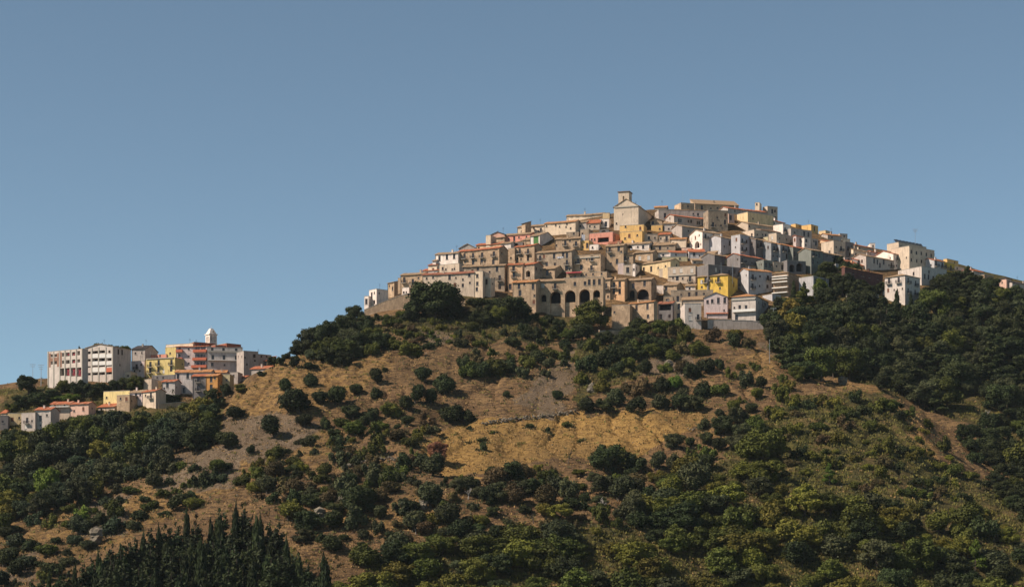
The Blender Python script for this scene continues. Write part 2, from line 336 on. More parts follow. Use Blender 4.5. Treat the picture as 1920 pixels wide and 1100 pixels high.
def balcony_mesh(w):
    w = round(w*2)/2
    if w in BCACHE: return BCACHE[w]
    m = MB(); m.box(-w/2, w/2, -1.0, -.003, -.16, 0, 0)
    for z in (.95, .5, .1): m.box(-w/2, w/2, -1.0, -.95, z, z+.05, 1)
    for sx in (-1, 1): m.box(sx*w/2-.025, sx*w/2+.025, -.95, -.02, .95, 1.0, 1)
    n = int(w/.16)
    for k in range(n+1): x = -w/2+.02+(w-.04)*k/n; m.box(x-.018, x+.018, -.985, -.96, 0, .95, 1)
    for sx in (-1, 1):
        for k in range(6): y = -.9+.15*k; m.box(sx*(w/2-.02)-.015, sx*(w/2-.02)+.015, y, y+.03, 0, .95, 1)
    BCACHE[w] = m.mesh('balcony', [M_conc, M_iron]); return BCACHE[w]
def U(px): return (px-960)/F
def V(py): return (HOR-py)/F
ALLB = []
def house(name, cat, x0, y0, x1, y1, yb, side, col, roof, wins, label, group=None, dep=None, plane=None):
    xm = (x0+x1)/2; p = hit(xm, yb); a = int(np.searchsorted(UPX, xm)); kk = np.nonzero((YG > 690) & (YG < 1000))[0]; yc = float(YG[kk[np.argmax(VM[a, kk])]])
    Ym = min(p.y, yc-3) if p else yc-3                    # on the crest where the foot is out of sight
    v0, v1 = V(y0), V(y1); Y0 = 2*Ym*v1/(v0+v1); Y1 = 2*Ym-Y0
    def frame(Y0, Y1):
        P0 = Vector((U(x0)*Y0, Y0)); P1 = Vector((U(x1)*Y1, Y1)); return P0, P1, math.atan2(P1.y-P0.y, P1.x-P0.x), (P1-P0).length
    P0, P1, r, L = frame(Y0, Y1)
    def refit(r):
        A = Vector((U(xm)*Ym, Ym)); d = Vector((math.cos(r), math.sin(r)))
        def tt(u): return (u*A.y-A.x)/(d.x-u*d.y)
        a, b = tt(U(x0)), tt(U(x1)); return A+d*a, A+d*b, r, b-a
    if plane:
        A, r = plane; d = Vector((math.cos(r), math.sin(r))); tt = lambda u: (u*A.y-A.x)/(d.x-u*d.y); a, b = tt(U(x0)), tt(U(x1)); P0, P1, L = A+d*a, A+d*b, b-a; Ym = (P0.y+P1.y)/2; side = 0
    lim = math.radians(50)
    if side == 0 and not plane and not dep: P0, P1, r, L = refit(max(-.38, min(.72, r*.95) if r > 0 else r*.75))
    if abs(r) > lim: P0, P1, r, L = refit(math.copysign(lim, r))
    def depth(r, P0, P1):
        if side > 0: u = U(x1+side); P = P1
        else: u = U(x0+side); P = P0
        den = math.sin(r)+u*math.cos(r); return (P.x-u*P.y)/den if abs(den) > 1e-4 else -1
    D = dep or (7 if L > 5 else 5.5)
    if abs(side) > 2 and not dep:
        D = depth(r, P0, P1)
        if not (4.5 <= D <= 17 or (name == 'church' and D > 0)):
            best = None
            for k in range(-56, 57, 2):
                q = refit(math.radians(k)); d = depth(q[2], q[0], q[1])
                if d > 0:
                    c = abs(d-min(17, max(5, D if D > 0 else 11)))*1.0+abs(q[2]-r)*9
                    if best is None or c < best[0]: best = (c, q, d)
            if best: P0, P1, r, L = best[1]; D = min(best[2], 24)
    zt = (v0*P0.y+v1*P1.y)/2; gz = min(ground(P0.x, P0.y), ground(P1.x, P1.y)); Rm = Matrix.Rotation(r, 2)
    Q0 = P0+Rm @ Vector((0, D)); Q1 = P1+Rm @ Vector((0, D))
    gb = min(gz, ground(Q0.x, Q0.y), ground(Q1.x, Q1.y)); zf = ground((P0.x+P1.x)/2, (P0.y+P1.y)/2)
    root = empty(name, (P0.x, P0.y, zf), r, label, cat, group); Ht = zt-zf; zb = gb-zf-1.5
    if Ht < 1.2: Ht = 1.2
    def loc(px, py, pl='f'):
        u, v = U(px), V(py)
        if pl == 'f': A, d = P0, Vector((math.cos(r), math.sin(r)))
        elif pl == 'r': A, d = P1, Vector((-math.sin(r), math.cos(r)))
        else: A, d = P0, Vector((-math.sin(r), math.cos(r)))
        den = d.x-u*d.y
        if abs(den) < 1e-5: return 0, 0, 800
        s = (u*A.y-A.x)/den; Y = A.y+s*d.y; return s, v*Y-zf, Y
    rk = roof.split(':'); rt = rk[0]; rc = RM[rk[1]] if len(rk) > 1 else M_tar; pitch = math.tan(math.radians(float(rk[2]) if len(rk) > 2 and rt != 'F' else 19))
    pk = (float(rk[2])*Ym/F if len(rk) > 2 else L/2*pitch) if rt == 'F' else 0
    if rt == 'F': ftop = lambda x: Ht+pk*(1-abs(x-L/2)/(L/2)); stop = lambda y: Ht; fb = [L/2]; sb = []
    elif rt == 'g': ftop = lambda x: Ht; stop = lambda y: Ht+pitch*(D/2-abs(y-D/2)); fb = []; sb = [D/2]
    elif rt == 's': ftop = lambda x: Ht; stop = lambda y: Ht+pitch*y; fb = []; sb = []
    elif rt == 'h': ftop = stop = lambda x: Ht; fb = sb = []
    else: ftop = stop = lambda x: Ht; fb = sb = []
    holes = {'f': [], 'r': [], 'l': []}; adds = []
    for pl, ws in (('f', wins[0]), ('s', wins[1])):
        if pl == 's': pl = 'r' if side >= 0 else 'l'
        for tkn in ws.split():
            xy, _, rest = tkn.partition('_'); px, py = map(float, xy.split(',')); kd = rest[:1] or 'n'; ar = rest[1:]
            s, z, Y = loc(px, py, pl); k = Y/F; LL = L if pl == 'f' else D
            if kd in 'ALRHCVO': a, b_ = map(float, ar.split('x')); w, h = a*k, b_*k
            else:
                w, h = {'n': (.95,1.4), 's': (.7,.8), 't': (1.0,2.1), 'b': (1.0,2.1), 'r': (1.0,1.5), 'w': (1.1,1.7), 'G': (2.4,3.0), 'D': (1.1,2.1), 'W': (2.0,1.5), 'B': (1.2,2.1)}[kd]
            if pl != 'f' and kd in 'AL': w = min(D*.6, abs(loc(px+a/2, py, pl)[0]-loc(px-a/2, py, pl)[0]))
            elif kd in 'ALRHCVO': w = abs(loc(px+a/2, py, pl)[0]-loc(px-a/2, py, pl)[0])
            if kd in 'RHC': w = min(w, LL-.04); s = min(max(s, w/2+.02), LL-w/2-.02); adds.append((pl, kd, s, z, w, h)); continue
            if LL < w+.3: continue
            s = min(max(s, w/2+.15), LL-w/2-.15)
            z = min(z, Ht-h/2-.12)
            if z-h/2 < zb: continue
            hl = (s-w/2, s+w/2, z-h/2, z+h/2, 1 if kd == 'A' else 2 if kd == 'O' else 0) if kd != 'V' else (s-w/2, s+w/2, zb+.3, z+h/2, 1)
            if any(not (hl[1]+.05 < o[0] or hl[0]-.05 > o[1] or hl[3]+.05 < o[2] or hl[2]-.05 > o[3]) for o in holes[pl]): continue
            holes[pl].append(hl); adds.append((pl, kd, s, z-h/2, w, h))
    if 'blank' not in label and 'school' not in name and 'arcad' not in name and name != 'church':
        ra = random.Random(int(x0*7+yb*3))
        for pl, LL in (('f', L), ('r' if r < 0 else 'l', D)):
            have = len(holes[pl])
            for fl in range(3):
                z = Ht-1.7-3.0*fl
                if z < .9 or (pl != 'f' and fl > 1): break
                n = max(1, int(LL/2.6))
                for k in range(n):
                    if ra.random() > (.42 if pl == 'f' and have < LL/2.5 else .12 if pl == 'f' else .3): continue
                    kd = ra.choice('sssnnrwtb' if pl == 'f' else 'sssnnrw'); w, h = {'b': (.95,2.0), 'n': (.9,1.3), 's': (.6,.7), 't': (.9,2.0), 'r': (.9,1.4), 'w': (.9,1.5)}[kd]; s = LL*(k+.5)/n+ra.uniform(-.4, .4); zz = z+ra.uniform(-.25, .25)
                    if s < w/2+.3 or s > LL-w/2-.3: continue
                    hl = (s-w/2, s+w/2, zz-h/2, zz+h/2, 0)
                    if any(not (hl[1]+.35 < o[0] or hl[0]-.35 > o[1] or hl[3]+.3 < o[2] or hl[2]-.3 > o[3]) for o in holes[pl]) or any(a_[0] == pl and a_[1] in 'RHC' and abs(a_[2]-s) < a_[4]/2+.5 and abs(a_[3]-zz) < 1.2 for a_ in adds): continue
                    holes[pl].append(hl); adds.append((pl, kd, s, zz-h/2, w, h))
    mb = MB()
    TF = lambda x, y, z: (x, y, z); TR = lambda x, y, z: (L-y, x, z); TL = lambda x, y, z: (y, x, z)
    dpt = lambda x0, x1, z0, z1, a: 1.5 if a == 2 else .22 if (x1-x0 < 1.9 and not a) or (x1-x0 < 1.4) else (.16 if not a and z1-z0 < 1.8 and x1-x0 < 2.6 else (3.2 if a and x1-x0 > 2.5 and z1-z0 > 7 else 1.6))
    for q in profile(L, ftop, holes['f'], fb, zb): mb.face([TF(x, 0, z) for x, z in q])
    reveals(mb, TF, holes['f'], dpt)
    for q in profile(D, stop, holes['r'], sb, zb): mb.face([TR(x, 0, z) for x, z in q])
    reveals(mb, TR, holes['r'], dpt)
    for q in profile(D, stop, holes['l'], sb, zb): mb.face([TL(x, 0, z) for x, z in reversed(q)])
    reveals(mb, TL, holes['l'], dpt)
    bz = ftop(0) if rt != 's' else Ht+pitch*D
    mb.face([(0,D,zb),(L,D,zb)]+([(L,D,bz),(L/2,D,Ht+pk),(0,D,bz)] if rt == 'F' else [(L,D,bz),(0,D,bz)]))
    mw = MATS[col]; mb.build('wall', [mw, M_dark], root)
    # roof
    rm = MB(); o = .38; th = .17
    if rt == 'g':
        e = Ht-o*pitch; rdg = Ht+pitch*D/2
        nS = max(1, int(L/1.3)); rj = random.Random(int(x0*3)); xs_ = [-.28+(L+.56)*k/nS for k in range(nS+1)]; sg_ = rj.uniform(0, .18)
        for k in range(nS):
            j = rj.uniform(-.05, .05)-sg_*math.sin(math.pi*(k+.5)/nS); w_ = rj.uniform(-.09, .09); rm.prism([(-o+w_, e+j), (D/2, rdg+j), (D+o, e+j), (D+o, e+th+j), (D/2, rdg+th+j), (-o+w_, e+th+j)], xs_[k], xs_[k+1])
        rm.v = [(y, x, z+.004) for x, y, z in rm.v]
    elif rt == 'F':
        e = Ht-o*pk/(L/2); rm.prism([(-o, e), (L/2, Ht+pk), (L+o, e), (L+o, e+th), (L/2, Ht+pk+th), (-o, e+th)], -.3, D+.2); rm.v = [(x, y, z+.004) for x, y, z in rm.v]
    elif rt == 's':
        rm.prism([(-o, Ht-o*pitch), (D+.2, Ht+pitch*(D+.2)), (D+.2, Ht+pitch*(D+.2)+th), (-o, Ht-o*pitch+th)], -.25, L+.25); rm.v = [(y, x, z+.004) for x, y, z in rm.v]
    elif rt == 'h':
        q = min(L, D)/2; zr = Ht+q*pitch+.1; c0, c1 = ((q, D/2), (L-q, D/2)) if L >= D else ((L/2, q), (L/2, D-q))
        a = [(-o,-o),(L+o,-o),(L+o,D+o),(-o,D+o)]; rm.box(-o, L+o, -o, D+o, Ht+.002, Ht+.12)
        z = Ht+.12; A, B_, C_, D_ = [(x, y, z) for x, y in a]; R0 = (*c0, zr); R1 = (*c1, zr)
        if L >= D: rm.face([A,B_,R1,R0]); rm.face([C_,D_,R0,R1]); rm.face([B_,C_,R1]); rm.face([D_,A,R0])
        else: rm.face([A,B_,R0]); rm.face([B_,C_,R1,R0]); rm.face([C_,D_,R1]); rm.face([D_,A,R0,R1])
    else:
        rm.face([(.2,.2,Ht-.35),(L-.2,.2,Ht-.35),(L-.2,D-.2,Ht-.35),(.2,D-.2,Ht-.35)])
        for bx in ((-.06,L+.06,-.06,.2),(-.06,L+.06,D-.2,D+.06),(-.06,.2,.2,D-.2),(L-.2,L+.06,.2,D-.2)): rm.box(*bx, Ht+.002, Ht+.12)
        rm.box(.0, .2, .0, .2, Ht-.4, Ht-.01)
    ro = rm.build('roof', [rc if rt != 'p' else M_conc], root)
    rr = random.Random(int(x0*13+y0*7))
    if rt in 'gFs' and L > 5 and rr.random() < .65:
        cx, cy = rr.uniform(.2, .8)*L, D*rr.uniform(.25, .45); cz = (stop(cy) if rt != 'F' else ftop(cx)); ch = MB(); ch.box(cx-.3, cx+.3, cy-.25, cy+.25, cz-.3, cz+1.0); ch.box(cx-.38, cx+.38, cy-.33, cy+.33, cz+1.003, cz+1.1); ch.build('chimney', [mw], ro)
    if rr.random() < .4 and L > 4:
        cx, cy = rr.uniform(.2, .8)*L, D*.5; cz = Ht+(pitch*D/2 if rt == 'g' else 0)+(pk if rt == 'F' else 0); an = MB(); an.tube((cx,cy,cz-.4), (cx,cy,cz+2.6), .035, .03, 5)
        for k in range(4): an.box(cx-.45+k*.04, cx+.45-k*.04, cy-.02, cy+.02, cz+1.7+k*.22, cz+1.73+k*.22)
        an.build('aerial', [M_iron], ro)
    if rt in 'gsh' and L > 4:
        gu = MB(); gu.tube((.12,-.09,zb+1), (.12,-.09,Ht-.1), .055, .055, 6); gu.build('drainpipe', [M_iron], root)
    # windows, doors, balconies
    for pl, kd, s, z, w, h in adds:
        if pl == 'f': lc, rz = Vector((s, 0, z)), 0
        elif pl == 'r': lc, rz = Vector((L, s, z)), math.pi/2
        else: lc, rz = Vector((0, s, z)), -math.pi/2
        if kd in 'ALVO':
            if kd == 'V':
                q = MB(); q.box(s-w/2-.01, s+w/2+.01, .9, 1.4, zb+.3, z, 0); q.build('infill_wall', [mw], root)
            if kd == 'L':
                q = MB(); q.box(-w/2, w/2, .05, .1, .9, .96, 0)
                for k in range(int(w/.35)): q.box(-w/2+.35*k, -w/2+.35*k+.03, .06, .09, 0, .9, 0)
                ob = q.build('railing', [M_iron], root); ob.location = lc; ob.rotation_euler = (0,0,rz)
            continue
        if kd in 'RHC':
            q = MB()
            if kd == 'R': q.box(-w/2, w/2, -1.1, -1.0, -h/2, h/2, 0); q.box(-w/2, w/2, -.999, -.003, -h/2, -h/2+.15, 1); q.box(-w/2, -w/2+.1, -.999, -.003, -h/2+.152, h/2, 0); q.box(w/2-.1, w/2, -.999, -.003, -h/2+.152, h/2, 0); ob = q.build('balcony', [M_redp, M_conc], root)
            elif kd == 'H': q.box(-w/2, w/2, -1.1, -1.0, -h/2, h/2, 0); q.box(-w/2, w/2, -.999, -.003, -h/2, -h/2+.14, 0); ob = q.build('balcony', [M_white], root)
            else: q.box(-w/2, w/2, -.3, -.003, -h/2, h/2, 0); ob = q.build('cornice', [M_conc], root)
            ob.location = lc; ob.rotation_euler = (0,0,rz); continue
        ob = link('door' if kd in 'DB' else 'window', win_mesh(kd, w, h), root); ob.location = lc; ob.rotation_euler = (0,0,rz)
        if kd == 'b':
            bo = link('balcony', balcony_mesh(2.0), root); bo.location = lc+Vector((0,0,-.05)); bo.rotation_euler = (0,0,rz)
    ALLB.append((name, label, P0.x, P0.y, L, D, r)); return dict(root=root, L=L, D=D, H=Ht, zb=zb, r=r, P0=P0, P1=P1, zf=zf, loc=loc, Y=Ym, mw=mw)
